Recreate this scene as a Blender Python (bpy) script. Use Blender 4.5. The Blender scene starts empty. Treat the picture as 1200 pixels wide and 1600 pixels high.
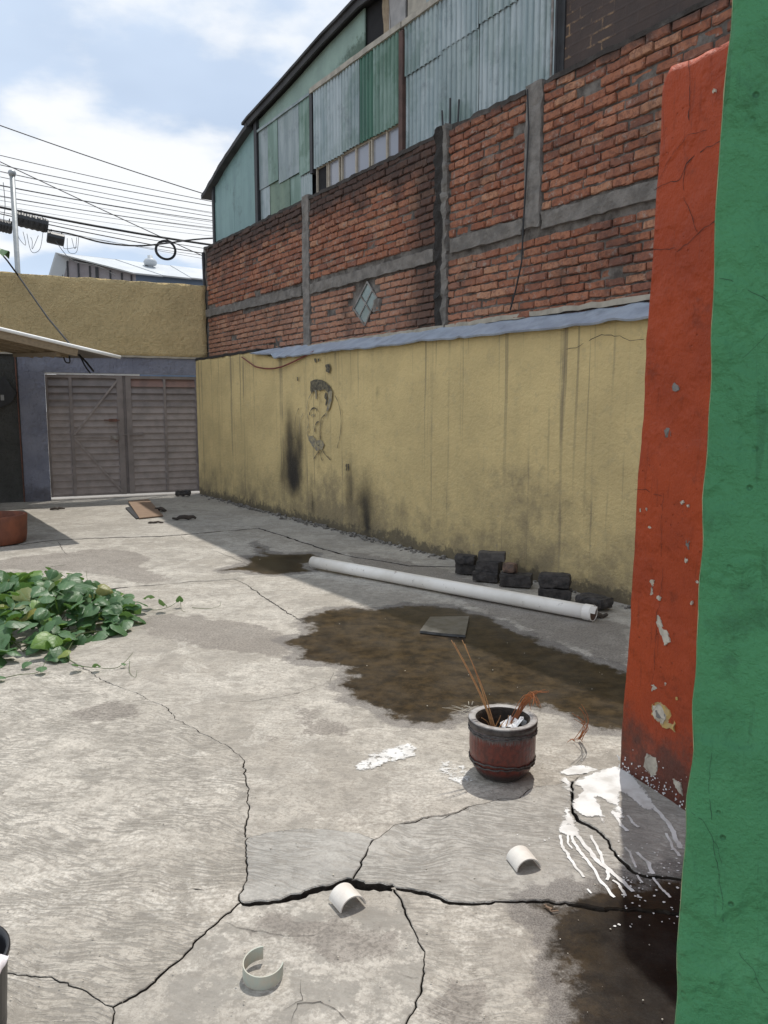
import bpy, bmesh, math, random
import numpy as np
from mathutils import Vector, Matrix, noise as mnoise

random.seed(7)
sc = bpy.context.scene
col = sc.collection

# ------------------------------------------------------------------ camera, world, sun, exposure
F_PX, CAM_H = 1230.0, 1.55
TH = math.atan(160.0 / F_PX)
cam_d = bpy.data.cameras.new('camera')
cam_d.sensor_fit = 'VERTICAL'; cam_d.sensor_height = 24.0; cam_d.lens = F_PX / 1600.0 * 24.0
cam_d.clip_start = 0.05; cam_d.clip_end = 900
cam = bpy.data.objects.new('camera', cam_d); col.objects.link(cam)
cam.location = (0, 0, CAM_H); cam.rotation_euler = (math.radians(90) - TH, 0, 0)
sc.camera = cam

SUN = Vector((0.134, 0.387, 1.0)).normalized()
SUN_EL = math.asin(SUN.z); SUN_AZ = math.atan2(SUN.x, SUN.y)
w = bpy.data.worlds.new('World'); sc.world = w; w.use_nodes = True
nt = w.node_tree; nt.nodes.clear()
def wn(t, **k):
    n = nt.nodes.new(t)
    for a, b in k.items(): setattr(n, a, b)
    return n
def wl_(a, b): nt.links.new(a, b)
sky = wn('ShaderNodeTexSky', sky_type='NISHITA', sun_disc=False)
sky.sun_elevation = SUN_EL; sky.sun_rotation = SUN_AZ; sky.air_density = 1.0; sky.dust_density = 1.5; sky.altitude = 2200
tc = wn('ShaderNodeTexCoord')
sep = wn('ShaderNodeSeparateXYZ'); wl_(tc.outputs['Generated'], sep.inputs[0])
def wmath(op, a, b=None, clamp=False):
    n = wn('ShaderNodeMath', operation=op, use_clamp=clamp)
    for i, v in enumerate((a, b)):
        if v is None: continue
        if hasattr(v, 'type'): wl_(v, n.inputs[i])
        else: n.inputs[i].default_value = v
    return n.outputs[0]
den = wmath('ADD', wmath('MAXIMUM', sep.outputs[2], 0.0), 0.22)
cmb = wn('ShaderNodeCombineXYZ')
wl_(wmath('DIVIDE', sep.outputs[0], den), cmb.inputs[0]); wl_(wmath('DIVIDE', sep.outputs[1], den), cmb.inputs[1])
wl_(wmath('MULTIPLY', sep.outputs[2], 1.5), cmb.inputs[2])
def wnoise(scale, detail, rough, off):
    mp = wn('ShaderNodeMapping'); mp.inputs['Location'].default_value = off; wl_(cmb.outputs[0], mp.inputs[0])
    n = wn('ShaderNodeTexNoise'); n.inputs['Scale'].default_value = scale; n.inputs['Detail'].default_value = detail
    n.inputs['Roughness'].default_value = rough; wl_(mp.outputs[0], n.inputs['Vector']); return n.outputs[0]
def wramp(v, lo, hi):
    n = wn('ShaderNodeMapRange', interpolation_type='SMOOTHSTEP'); wl_(v, n.inputs[0])
    n.inputs[1].default_value = lo; n.inputs[2].default_value = hi; return n.outputs[0]
cum = wramp(wnoise(1.15, 9, 0.52, (0.9, 2.2, 0.4)), 0.47, 0.56)
veil = wramp(wnoise(0.6, 5, 0.55, (4.1, 1.4, 0.0)), 0.30, 0.72)
low = wramp(sep.outputs[2], 0.30, 0.02)
c1 = wn('ShaderNodeMixRGB'); c1.inputs[2].default_value = (9.5, 11.2, 13.6, 1)
wl_(wmath('ADD', wmath('MULTIPLY', veil, 0.42), wmath('ADD', 0.54, wmath('MULTIPLY', low, 0.2)), True), c1.inputs[0]); wl_(sky.outputs[0], c1.inputs[1])
c2 = wn('ShaderNodeMixRGB'); c2.inputs[2].default_value = (12.6, 12.8, 13.0, 1)
wl_(wmath('MULTIPLY', cum, 0.92), c2.inputs[0]); wl_(c1.outputs[0], c2.inputs[1])
bg = wn('ShaderNodeBackground'); bg.inputs[1].default_value = 0.088; wl_(c2.outputs[0], bg.inputs[0])
wo = wn('ShaderNodeOutputWorld'); wl_(bg.outputs[0], wo.inputs[0])

sun_d = bpy.data.lights.new('sun', 'SUN'); sun_d.energy = 3.7; sun_d.angle = math.radians(0.6); sun_d.color = (1.0, 0.95, 0.87)
sun = bpy.data.objects.new('sun', sun_d); col.objects.link(sun)
sun.rotation_euler = (-SUN).to_track_quat('-Z', 'Y').to_euler(); sun.location = (4, 10, 20)
sc.view_settings.view_transform = 'Standard'; sc.view_settings.look = 'None'
sc.view_settings.gamma = 1; sc.view_settings.exposure = -0.12

# ------------------------------------------------------------------ survey: camera rays onto the real planes of the place
CAMP = np.array([0, 0, CAM_H])
def ray(px, py):
    u = (px - 600) / F_PX; v = (py - 800) / F_PX
    return np.array([u, math.cos(TH) - v * math.sin(TH), -math.sin(TH) - v * math.cos(TH)])
def G(px, py, z=0.0):
    r = ray(px, py); return CAMP + r * ((z - CAM_H) / r[2])
def AT(px, py, D):                      # at forward distance D
    r = ray(px, py); return CAMP + r * (D / r[1])
PA, PB = G(312, 772), G(980, 945)       # foot of the yellow wall
WD = (PB - PA) / np.linalg.norm(PB - PA)
WN = np.array([WD[1], -WD[0], 0]);  WN = -WN if WN[0] > 0 else WN
def W(s, off, z): return PA + WD * s + WN * off + np.array([0, 0, z])
def WP(px, py, off=0.0):
    r = ray(px, py); t = ((PA + off * WN - CAMP) @ WN) / (r @ WN); q = CAMP + r * t
    return float((q - PA) @ WD), float(q[2])
def WQ(px, py, off=0.0): s, z = WP(px, py, off); return W(s, off, z)
PC = G(72, 783)
GD = (PA - PC) / np.linalg.norm(PA - PC); GN = np.array([GD[1], -GD[0], 0])
def GW(u, off, z): return PC + GD * u + GN * off + np.array([0, 0, z])
def GP(px, py, off=0.0):
    r = ray(px, py); t = ((PC + off * GN - CAMP) @ GN) / (r @ GN); q = CAMP + r * t
    return float((q - PC) @ GD), float(q[2])
def GQ(px, py, off=0.0): u, z = GP(px, py, off); return GW(u, off, z)
ZV = np.array([0, 0, 1.0])

# ------------------------------------------------------------------ object helpers
WLOC = {}
def tag(o, label=None, cat=None, group=None, kind=None):
    if label: o['label'] = label
    if cat: o['category'] = cat
    if group: o['group'] = group
    if kind: o['kind'] = kind
    return o
def thing(name, loc, label=None, cat=None, group=None, kind=None):
    o = bpy.data.objects.new(name, None); col.objects.link(o); o.location = tuple(loc); o.empty_display_size = 0.1
    WLOC[o.name] = np.array(loc, float); return tag(o, label, cat, group, kind)
def mk(name, vf, mat, parent=None, smooth=False, loc=None, attrs=None):
    """vf = (world verts, faces); the mesh is stored relative to its origin"""
    v, f = vf; v = np.asarray(v, float)
    if parent is not None: base = WLOC[parent.name]
    elif loc is not None: base = np.asarray(loc, float)
    else: base = np.array([v[:, 0].mean(), v[:, 1].mean(), v[:, 2].min()])
    me = bpy.data.meshes.new(name); me.from_pydata((v - base).tolist(), [], [list(map(int, q)) for q in f]); me.update()
    if smooth: me.polygons.foreach_set('use_smooth', [True] * len(me.polygons))
    if attrs:
        for k, a in attrs.items():
            at = me.attributes.new(k, 'FLOAT', 'POINT'); at.data.foreach_set('value', np.asarray(a, np.float32))
    if mat: me.materials.append(mat)
    o = bpy.data.objects.new(name, me); col.objects.link(o)
    if parent is not None: o.parent = parent
    else: o.location = tuple(base)
    WLOC[o.name] = base; return o
def join(*vfs):
    V, Fc, n = [], [], 0
    for v, f in vfs:
        V.append(np.asarray(v, float).reshape(-1, 3)); Fc += [[i + n for i in q] for q in f]; n += len(V[-1])
    return np.vstack(V), Fc
def boxm(p0, ex, ey, ez, nx=1, ny=1, nz=1, amp=0.0, freq=4.0, seed=0):
    p0, ex, ey, ez = [np.asarray(a, float) for a in (p0, ex, ey, ez)]
    if np.dot(np.cross(ex, ey), ez) < 0: p0 = p0 + ex; ex = -ex
    V, idx, Fc = [], {}, []
    def vi(i, j, k):
        key = (i, j, k)
        if key not in idx:
            p = p0 + ex * i / nx + ey * j / ny + ez * k / nz
            if amp: p = p + np.array(mnoise.noise_vector(Vector(p * freq) + Vector((seed, seed * 1.7, 0)))) * amp
            idx[key] = len(V); V.append(p)
        return idx[key]
    for i in range(nx):
        for j in range(ny):
            for k, fl in ((0, 1), (nz, 0)):
                q = [vi(i, j, k), vi(i + 1, j, k), vi(i + 1, j + 1, k), vi(i, j + 1, k)]; Fc.append(q[::-1] if fl else q)
    for i in range(nx):
        for k in range(nz):
            for j, fl in ((0, 0), (ny, 1)):
                q = [vi(i, j, k), vi(i + 1, j, k), vi(i + 1, j, k + 1), vi(i, j, k + 1)]; Fc.append(q[::-1] if fl else q)
    for j in range(ny):
        for k in range(nz):
            for i, fl in ((0, 1), (nx, 0)):
                q = [vi(i, j, k), vi(i, j + 1, k), vi(i, j + 1, k + 1), vi(i, j, k + 1)]; Fc.append(q[::-1] if fl else q)
    return np.array(V), Fc
def wbox(s0, s1, o0, o1, z0, z1, **k): return boxm(W(s0, o0, z0), WD * (s1 - s0), WN * (o1 - o0), ZV * (z1 - z0), **k)
def gbox(u0, u1, o0, o1, z0, z1, **k): return boxm(GW(u0, o0, z0), GD * (u1 - u0), GN * (o1 - o0), ZV * (z1 - z0), **k)
def bar(a, b, wd, th, up):
    """square bar from a to b; wd across, th along 'up'"""
    a, b, up = np.asarray(a, float), np.asarray(b, float), np.asarray(up, float)
    t = (b - a) / np.linalg.norm(b - a); sd = np.cross(t, up); sd /= np.linalg.norm(sd); up = np.cross(sd, t)
    return boxm(a - sd * wd / 2 - up * th / 2, b - a, sd * wd, up * th)
def tube(pts, r, seg=6, cap=True, taper=None):
    P = [np.asarray(p, float) for p in pts]; V, Fc = [], []; prev = None
    for i, p in enumerate(P):
        t = P[min(i + 1, len(P) - 1)] - P[max(i - 1, 0)]; t = t / (np.linalg.norm(t) + 1e-9)
        if prev is None:
            a = np.array([0, 0, 1.0]) if abs(t[2]) < .9 else np.array([1.0, 0, 0])
        else: a = prev
        sd = a - t * (a @ t); sd /= np.linalg.norm(sd); prev = sd; up = np.cross(t, sd)
        rr = r if taper is None else r * (1 + (taper - 1) * i / (len(P) - 1))
        for k in range(seg):
            an = 2 * math.pi * k / seg; V.append(p + (sd * math.cos(an) + up * math.sin(an)) * rr)
    for i in range(len(P) - 1):
        for k in range(seg):
            Fc.append([i * seg + k, i * seg + (k + 1) % seg, (i + 1) * seg + (k + 1) % seg, (i + 1) * seg + k])
    if cap: Fc.append(list(range(seg))[::-1]); Fc.append([(len(P) - 1) * seg + k for k in range(seg)])
    return np.array(V), Fc
def lathe(c, prof, seg=32, wob=None):
    V, Fc = [], []; c = np.asarray(c, float)
    for i, (r, z) in enumerate(prof):
        for k in range(seg):
            a = 2 * math.pi * k / seg; rr = r * (1 + (wob(a, z) if wob else 0)); V.append(c + np.array([rr * math.cos(a), rr * math.sin(a), z]))
    for i in range(len(prof) - 1):
        for k in range(seg):
            Fc.append([i * seg + k, i * seg + (k + 1) % seg, (i + 1) * seg + (k + 1) % seg, (i + 1) * seg + k])
    return np.array(V), Fc
def smooth_path(pts, n=6):
    P = [np.asarray(p, float) for p in pts]; out = []
    for i in range(len(P) - 1):
        p0, p1, p2, p3 = P[max(i - 1, 0)], P[i], P[i + 1], P[min(i + 2, len(P) - 1)]
        for k in range(n):
            t = k / n
            out.append(.5 * ((2 * p1) + (-p0 + p2) * t + (2 * p0 - 5 * p1 + 4 * p2 - p3) * t * t + (-p0 + 3 * p1 - 3 * p2 + p3) * t ** 3))
    out.append(P[-1]); return out
def ribbon(pts, widths, nrm, thick=0.0):
    """flat strip along pts facing nrm"""
    P = [np.asarray(p, float) for p in pts]; nrm = np.asarray(nrm, float); V, Fc = [], []
    for i, p in enumerate(P):
        t = P[min(i + 1, len(P) - 1)] - P[max(i - 1, 0)]; sd = np.cross(nrm, t); sd /= np.linalg.norm(sd) + 1e-9
        wd = widths[i] if hasattr(widths, '__len__') else widths
        V += [p - sd * wd / 2, p + sd * wd / 2]
    for i in range(len(P) - 1): Fc.append([2 * i, 2 * i + 2, 2 * i + 3, 2 * i + 1])
    return np.array(V), Fc
def plate(poly, nrm, th):
    """closed polygon (world points) extruded by th against nrm"""
    P = np.array(poly, float); nrm = np.asarray(nrm, float); n = len(P)
    ar = sum(np.cross(P[i] - P[0], P[(i + 1) % n] - P[0]) for i in range(n))
    if ar @ nrm < 0: P = P[::-1]
    V = np.vstack([P, P - nrm * th]); Fc = [list(range(n)), [n + i for i in range(n)][::-1]]
    for i in range(n): j = (i + 1) % n; Fc.append([i, n + i, n + j, j])
    return V, Fc
def jag(pts, step, amp, freq, seed=0.0, closed=False):
    """resample a 2D/3D polyline and shake it in xy"""
    P = [np.asarray(p, float) for p in pts]
    if closed: P = P + [P[0]]
    out = []
    for i in range(len(P) - 1):
        L = np.linalg.norm(P[i + 1] - P[i]); m = max(1, int(L / step))
        for k in range(m):
            q = P[i] + (P[i + 1] - P[i]) * k / m
            if not (i == 0 and k == 0 and not closed):
                v = mnoise.noise_vector(Vector((q[0] * freq + seed, q[1] * freq - seed, (q[2] if len(q) > 2 else 0) * freq)))
                v2 = mnoise.noise_vector(Vector((q[0] * freq * 3.1 + seed, q[1] * freq * 3.1, (q[2] if len(q) > 2 else 0) * freq * 3.1)))
                v3 = mnoise.noise_vector(Vector((q[0] * freq * 9.7 - seed, q[1] * freq * 9.7, (q[2] if len(q) > 2 else 0) * freq * 9.7)))
                d = np.array([v[0] + .5 * v2[0] + .32 * v3[0], v[1] + .5 * v2[1] + .32 * v3[1], v[2] + .5 * v2[2] + .32 * v3[2]])[:len(q)] * amp
                q = q + d
            out.append(q)
    if not closed: out.append(P[-1])
    return out

# ------------------------------------------------------------------ material helpers
class Mat:
    def __init__(s, name):
        s.m = bpy.data.materials.new(name); s.m.use_nodes = True; s.t = s.m.node_tree
        s.b = s.t.nodes['Principled BSDF']; s._pos = None
    def new(s, t, **k):
        n = s.t.nodes.new(t)
        for a, b in k.items(): setattr(n, a, b)
        return n
    def put(s, sock, v):
        if hasattr(v, 'is_output'): s.t.links.new(v, sock)
        elif isinstance(v, (tuple, list)) and len(v) == 3 and sock.type == 'RGBA': sock.default_value = (*v, 1)
        else: sock.default_value = v
    def math(s, op, a, b=0.0, clamp=False):
        n = s.new('ShaderNodeMath', operation=op, use_clamp=clamp); s.put(n.inputs[0], a); s.put(n.inputs[1], b); return n.outputs[0]
    def mul(s, a, b): return s.math('MULTIPLY', a, b)
    def add(s, a, b, clamp=False): return s.math('ADD', a, b, clamp)
    def mix(s, f, a, b, mode='MIX'):
        n = s.new('ShaderNodeMixRGB', blend_type=mode); s.put(n.inputs[0], f); s.put(n.inputs[1], a); s.put(n.inputs[2], b); return n.outputs[0]
    def ramp(s, v, lo, hi, a=0.0, b=1.0):
        n = s.new('ShaderNodeMapRange', interpolation_type='SMOOTHSTEP'); s.put(n.inputs[0], v)
        for i, x in enumerate((lo, hi, a, b)): n.inputs[i + 1].default_value = x
        return n.outputs[0]
    def pos(s):
        if s._pos is None: s._pos = s.new('ShaderNodeNewGeometry').outputs['Position']
        return s._pos
    def obj(s): return s.new('ShaderNodeTexCoord').outputs['Object']
    def rnd(s): return s.new('ShaderNodeObjectInfo').outputs['Random']
    def attr(s, n): return s.new('ShaderNodeAttribute', attribute_name=n).outputs['Fac']
    def noise(s, scale, detail=4, rough=.55, vec=None, dist=0.0):
        n = s.new('ShaderNodeTexNoise'); s.put(n.inputs['Vector'], vec if vec is not None else s.pos())
        n.inputs['Scale'].default_value = scale; n.inputs['Detail'].default_value = detail; n.inputs['Roughness'].default_value = rough
        n.inputs['Distortion'].default_value = dist; return n.outputs[0]
    def vor(s, scale, feature='F1', vec=None):
        n = s.new('ShaderNodeTexVoronoi', feature=feature); s.put(n.inputs['Vector'], vec if vec is not None else s.pos()); n.inputs['Scale'].default_value = scale; return n.outputs['Distance']
    def dot(s, v, a):
        n = s.new('ShaderNodeVectorMath', operation='DOT_PRODUCT'); s.put(n.inputs[0], v); n.inputs[1].default_value = tuple(float(x) for x in a); return n.outputs['Value']
    def vec(s, x, y, z):
        n = s.new('ShaderNodeCombineXYZ')
        for i, v in enumerate((x, y, z)): s.put(n.inputs[i], v)
        return n.outputs[0]
    def xyz(s, v=None):
        n = s.new('ShaderNodeSeparateXYZ'); s.put(n.inputs[0], v if v is not None else s.pos()); return n.outputs
    def wall(s):      # metres along the wall, metres out of it, height
        p = s.pos(); return (s.add(s.dot(p, WD), -float(PA @ WD)), s.add(s.dot(p, WN), -float(PA @ WN)), s.xyz()[2])
    def bump(s, h, strength=.5, dist=.01):
        n = s.new('ShaderNodeBump'); s.put(n.inputs['Height'], h); n.inputs['Strength'].default_value = strength; n.inputs['Distance'].default_value = dist
        s.t.links.new(n.outputs[0], s.b.inputs['Normal'])
    def out(s, color, rough=.85, metal=0.0, spec=None):
        s.put(s.b.inputs['Base Color'], color); s.put(s.b.inputs['Roughness'], rough); s.put(s.b.inputs['Metallic'], metal)
        if spec is not None: s.put(s.b.inputs['Specular IOR Level'], spec)
        return s.m
def simple(name, c, c2=None, rough=.8, metal=0.0, scale=8, bump=.3, bscale=40, bdist=.004, spec=None, randomize=0.0):
    m = Mat(name); c2 = c2 or tuple(x * .6 for x in c)
    v = m.obj() if randomize else m.pos()
    base = m.mix(m.ramp(m.noise(scale, 6, .6, v), .35, .68), c, c2)
    if randomize: base = m.mix(randomize, base, m.mix(m.rnd(), c2, c))
    if bump: m.bump(m.noise(bscale, 5, .6, v), bump, bdist)
    return m.out(base, rough, metal, spec)

# ---- materials
def concrete_mat():
    m = Mat('concrete_paving'); p = m.pos()
    n1, n2, n3 = m.noise(.9, 6, .6), m.noise(5.5, 9, .65, dist=.4), m.noise(70, 4, .7)
    n4 = m.noise(22, 6, .7)
    base = m.mix(m.ramp(n1, .36, .66), (.37, .338, .292), (.56, .522, .462))
    base = m.mix(m.mul(m.ramp(n2, .48, .64), .60), base, (.255, .235, .205))
    base = m.mix(m.mul(m.ramp(n4, .50, .60), .55), base, (.235, .212, .182))
    base = m.mix(m.mul(m.ramp(n3, .50, .60), .48), base, (.215, .195, .168))
    n5 = m.noise(190, 3, .7); base = m.mix(m.mul(m.ramp(n5, .56, .68), .40), base, (.17, .16, .145)); base = m.mix(m.mul(m.ramp(n5, .44, .34), .35), base, (.62, .59, .54))
    pale = m.mul(m.ramp(m.noise(2.6, 10, .75, dist=.6), .52, .575), .62); base = m.mix(pale, base, m.mix(m.ramp(n3, .4, .6), (.64, .605, .545), (.40, .368, .32)))
    grey = m.attr('grey'); base = m.mix(m.mul(grey, .75), base, (.33, .33, .32))
    bl = m.mul(m.attr('blotch'), m.ramp(m.noise(7, 10, .74), .475, .545)); base = m.mix(m.mul(bl, .72), base, (.25, .235, .21))
    # wavy broom strokes
    x, y, z = m.xyz()
    ph = m.add(m.add(m.mul(y, 1.0), m.mul(x, .22)), m.add(m.mul(m.noise(1.5, 2, .5), .36), m.mul(m.noise(5.5, 2, .5), .085)))
    st = m.ramp(m.noise(1.0, 3, .6, m.vec(m.mul(x, 13.0), m.mul(ph, 80.0), 0.0)), .43, .60, -1, 1); gr = m.attr('groove')
    gmask = m.mul(gr, m.ramp(m.noise(3.1, 4, .6), .30, .55))
    base = m.mix(m.mul(gmask, m.ramp(st, -.2, 1.0, 0, .62)), base, (.20, .185, .165))
    ln = m.ramp(m.noise(1.0, 5, .68, m.vec(m.mul(x, 10.0), m.mul(ph, 34.0), 0.0)), .50, .60); base = m.mix(m.mul(ln, .28), base, (.225, .203, .174))
    # damp blotches and wet ground
    dm = m.ramp(m.add(m.attr('damp'), m.mul(m.add(m.noise(4.5, 10, .72), -.5), 2.2)), -.05, .12)
    base = m.mix(m.mul(dm, .62), base, m.mix(m.ramp(n3, .42, .60), (.23, .205, .182), (.13, .115, .102)))
    halo = m.ramp(m.add(m.attr('wet'), m.mul(m.add(m.noise(5, 9, .72), -.5), 2.2)), -.55, -.30); base = m.mix(m.mul(halo, .66), base, m.mix(m.ramp(n5, .44, .58), (.19, .175, .165), (.085, .077, .072)))
    wt = m.ramp(m.add(m.attr('wet'), m.mul(m.add(m.noise(6, 9, .72), -.5), 2.6)), -.12, .30)
    mud = m.mix(m.ramp(m.noise(9, 10, .78), .38, .64), (.014, .010, .0068), (.058, .039, .020))
    mud = m.mix(m.mul(m.attr('black'), .85), mud, (.009, .0075, .0065))
    mud = m.mix(m.mul(m.ramp(m.noise(90, 4, .65), .68, .75), .45), mud, (.25, .22, .19))
    base = m.mix(m.mul(wt, m.ramp(m.noise(3.2, 9, .7), .32, .66, .90, 1.0)), base, mud)
    h = m.add(m.add(m.mul(n2, .5), m.mul(n3, .25)), m.mul(m.mul(st, m.mul(gmask, m.ramp(wt, 0, 1, 1.0, .0))), -.17))
    h = m.mul(h, m.ramp(wt, 0, 1, 1.0, .30))
    m.bump(h, .9, .008)
    rough = m.ramp(wt, 0, 1, .92, .34)
    return m.out(base, rough, 0, m.ramp(wt, 0, 1, .25, .09))
def yellow_mat():
    m = Mat('yellow_painted_plaster'); s, o, z = m.wall()
    base = m.mix(m.ramp(m.noise(1.6, 6, .6), .35, .65), (.67, .525, .255), (.56, .44, .215))
    base = m.mix(m.mul(m.ramp(m.noise(9, 6, .7), .52, .68), .4), base, (.44, .36, .20))
    v = m.vec(m.mul(s, 1.0), 0.0, m.mul(z, .014))
    dr = m.ramp(m.noise(5.2, 5, .75, v), .55, .62)
    base = m.mix(m.mul(dr, m.ramp(m.noise(2.0, 3, .5), .35, .6, .1, .6)), base, (.20, .165, .11))
    dr2 = m.ramp(m.noise(11, 2, .7, v), .62, .66)
    base = m.mix(m.mul(dr2, m.ramp(z, .3, 2.2, 0, .50)), base, (.15, .125, .085))
    dirt = m.ramp(m.add(m.attr('dirt'), m.mul(m.add(m.noise(3.4, 7, .68), -.5), 1.6)), .15, .95)
    base = m.mix(m.mul(dirt, .80), base, (.19, .155, .10))
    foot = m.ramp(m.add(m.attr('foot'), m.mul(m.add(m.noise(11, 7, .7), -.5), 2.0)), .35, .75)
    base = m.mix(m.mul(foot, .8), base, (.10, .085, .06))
    chip = m.mul(m.ramp(m.noise(17, 6, .7), .66, .69), m.ramp(z, 1.0, .2, 0, 1))
    base = m.mix(m.mul(chip, .9), base, (.30, .29, .27))
    soot = m.ramp(m.add(m.attr('soot'), m.mul(m.add(m.noise(6, 6, .65, m.vec(m.mul(s, 1.6), 0.0, m.mul(z, .9))), -.5), .45)), .10, 1.15)
    base = m.mix(m.mul(soot, .97), base, (.018, .016, .016))
    m.bump(m.add(m.noise(26, 7, .68), m.mul(m.noise(5, 4, .5), .7)), .85, .020)
    return m.out(base, .88)
def stucco_mat(name, c, c2):
    m = Mat(name)
    base = m.mix(m.ramp(m.noise(1.4, 6, .6), .35, .65), c, c2)
    n = m.noise(16, 6, .7); base = m.mix(m.mul(m.ramp(n, .55, .35), .35), base, tuple(x * .62 for x in c2))
    m.bump(m.add(n, m.mul(m.noise(45, 4, .6), .4)), 1.0, .06)
    return m.out(base, .92)
def brick_mat():
    m = Mat('red_brick'); s, o, z = m.wall()
    r = m.math('FRACT', m.add(m.rnd(), m.attr('rnd')))
    r2 = m.math('FRACT', m.mul(r, 7.31)); r3 = m.math('FRACT', m.mul(r, 13.7))
    base = m.mix(r, (.275, .098, .052), (.41, .175, .10)); base = m.mix(m.mul(m.ramp(r2, .6, 1), .7), base, (.20, .085, .06))
    base = m.mix(m.mul(m.ramp(r3, .80, .95), .6), base, (.50, .27, .16))
    n = m.noise(24, 7, .75); base = m.mix(m.mul(m.ramp(n, .46, .60), .62), base, (.135, .056, .040))
    pale = m.mul(m.ramp(z, 3.22, 3.0), m.ramp(s, 9.5, 5.0)); base = m.mix(m.mul(pale, .38), base, (.50, .30, .21))
    base = m.mix(m.mul(m.ramp(m.noise(13, 8, .75), .54, .66), .60), base, (.36, .32, .285))
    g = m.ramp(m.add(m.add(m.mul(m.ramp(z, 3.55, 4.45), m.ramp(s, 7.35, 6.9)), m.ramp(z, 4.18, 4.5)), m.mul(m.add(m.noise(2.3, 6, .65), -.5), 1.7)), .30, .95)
    col2 = m.ramp(m.add(m.math('ABSOLUTE', m.add(s, -6.82)), m.mul(m.add(m.noise(3, 5, .6), -.5), .5)), .55, .05)
    big = m.ramp(m.noise(1.4, 8, .7), .50, .68, 0, .65)
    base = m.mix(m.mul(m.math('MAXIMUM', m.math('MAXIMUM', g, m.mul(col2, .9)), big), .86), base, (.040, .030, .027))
    m.bump(m.add(n, m.noise(90, 3, .6)), .7, .008)
    return m.out(base, .9)
def mortar_mat():
    m = Mat('grey_mortar'); s, o, z = m.wall()
    base = m.mix(m.ramp(m.noise(6, 6, .65), .35, .65), (.215, .195, .175), (.075, .065, .058))
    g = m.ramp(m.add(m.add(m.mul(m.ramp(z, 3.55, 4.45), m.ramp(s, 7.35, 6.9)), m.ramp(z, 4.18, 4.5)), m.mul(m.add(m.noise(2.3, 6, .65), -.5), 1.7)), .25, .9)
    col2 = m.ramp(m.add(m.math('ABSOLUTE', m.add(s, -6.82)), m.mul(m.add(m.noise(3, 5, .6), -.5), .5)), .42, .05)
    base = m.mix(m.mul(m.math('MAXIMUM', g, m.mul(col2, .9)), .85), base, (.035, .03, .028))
    m.bump(m.noise(50, 6, .7), .9, .015); return m.out(base, .95)
def column_mat(name, c, dark, split=None):
    m = Mat(name); s, o, z = m.wall()
    base = m.mix(m.ramp(m.noise(7, 6, .65), .35, .65), c, tuple(x * .62 for x in c))
    base = m.mix(m.ramp(m.add(m.noise(3, 7, .7, m.vec(m.mul(s, 2.0), 0.0, m.mul(z, .8))), m.ramp(s, split + .05, split - .03, -.12, .45) if split else dark), .5, .62), base, (.028, .025, .023))
    m.bump(m.noise(38, 7, .7), .9, .02); return m.out(base, .95)
def sheet_mat(name, c, c2, metal=.35, rough=.5, moss=0.0):
    m = Mat(name); s, o, z = m.wall()
    v = m.vec(m.mul(s, 1.0), m.mul(o, 1.0), m.mul(z, .16))
    base = m.mix(m.ramp(m.noise(6, 6, .65, v), .36, .64), c, c2)
    base = m.mix(m.mul(m.ramp(m.noise(3, 7, .7), .52, .7), .5), base, tuple(x * .45 for x in c2))
    if moss: base = m.mix(m.mul(m.ramp(m.noise(2.1, 6, .6), .50, .60), moss), base, (.05, .12, .07))
    m.bump(m.noise(22, 4, .6), .25, .01); return m.out(base, rough, metal)
def gable_mat():
    m = Mat('pale_green_gable'); s, o, z = m.wall()
    base = m.mix(m.ramp(m.noise(2.5, 6, .6), .35, .65), (.27, .38, .33), (.22, .31, .275))
    d = m.add(m.ramp(s, 4.0, 5.1), m.ramp(z, 6.35, 5.9))
    base = m.mix(m.mul(m.ramp(m.add(d, m.mul(m.noise(13, 8, .75), 1.5)), 2.05, 2.6), .85), base, (.05, .09, .06))
    m.bump(m.noise(25, 4), .2, .01); return m.out(base, .7)
def tar_mat():
    m = Mat('black_tar_with_brick_showing'); s, o, z = m.wall()
    b = m.new('ShaderNodeTexBrick'); m.put(b.inputs['Vector'], m.vec(s, z, 0.0)); b.inputs['Scale'].default_value = 1
    b.inputs['Brick Width'].default_value = .25; b.inputs['Row Height'].default_value = .09; b.inputs['Mortar Size'].default_value = .012
    b.inputs['Mortar Smooth'].default_value = .6
    k = m.mul(b.outputs['Fac'], m.mul(m.ramp(m.noise(2.2, 6, .65), .50, .62), m.ramp(m.noise(16, 6, .7), .40, .60)))
    base = m.mix(m.mul(k, .75), m.mix(m.noise(9, 5), (.034, .026, .025), (.075, .048, .038)), (.40, .25, .13))
    m.bump(m.add(m.noise(30, 5), m.mul(b.outputs['Fac'], .5)), .4, .01); return m.out(base, .75)
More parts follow.
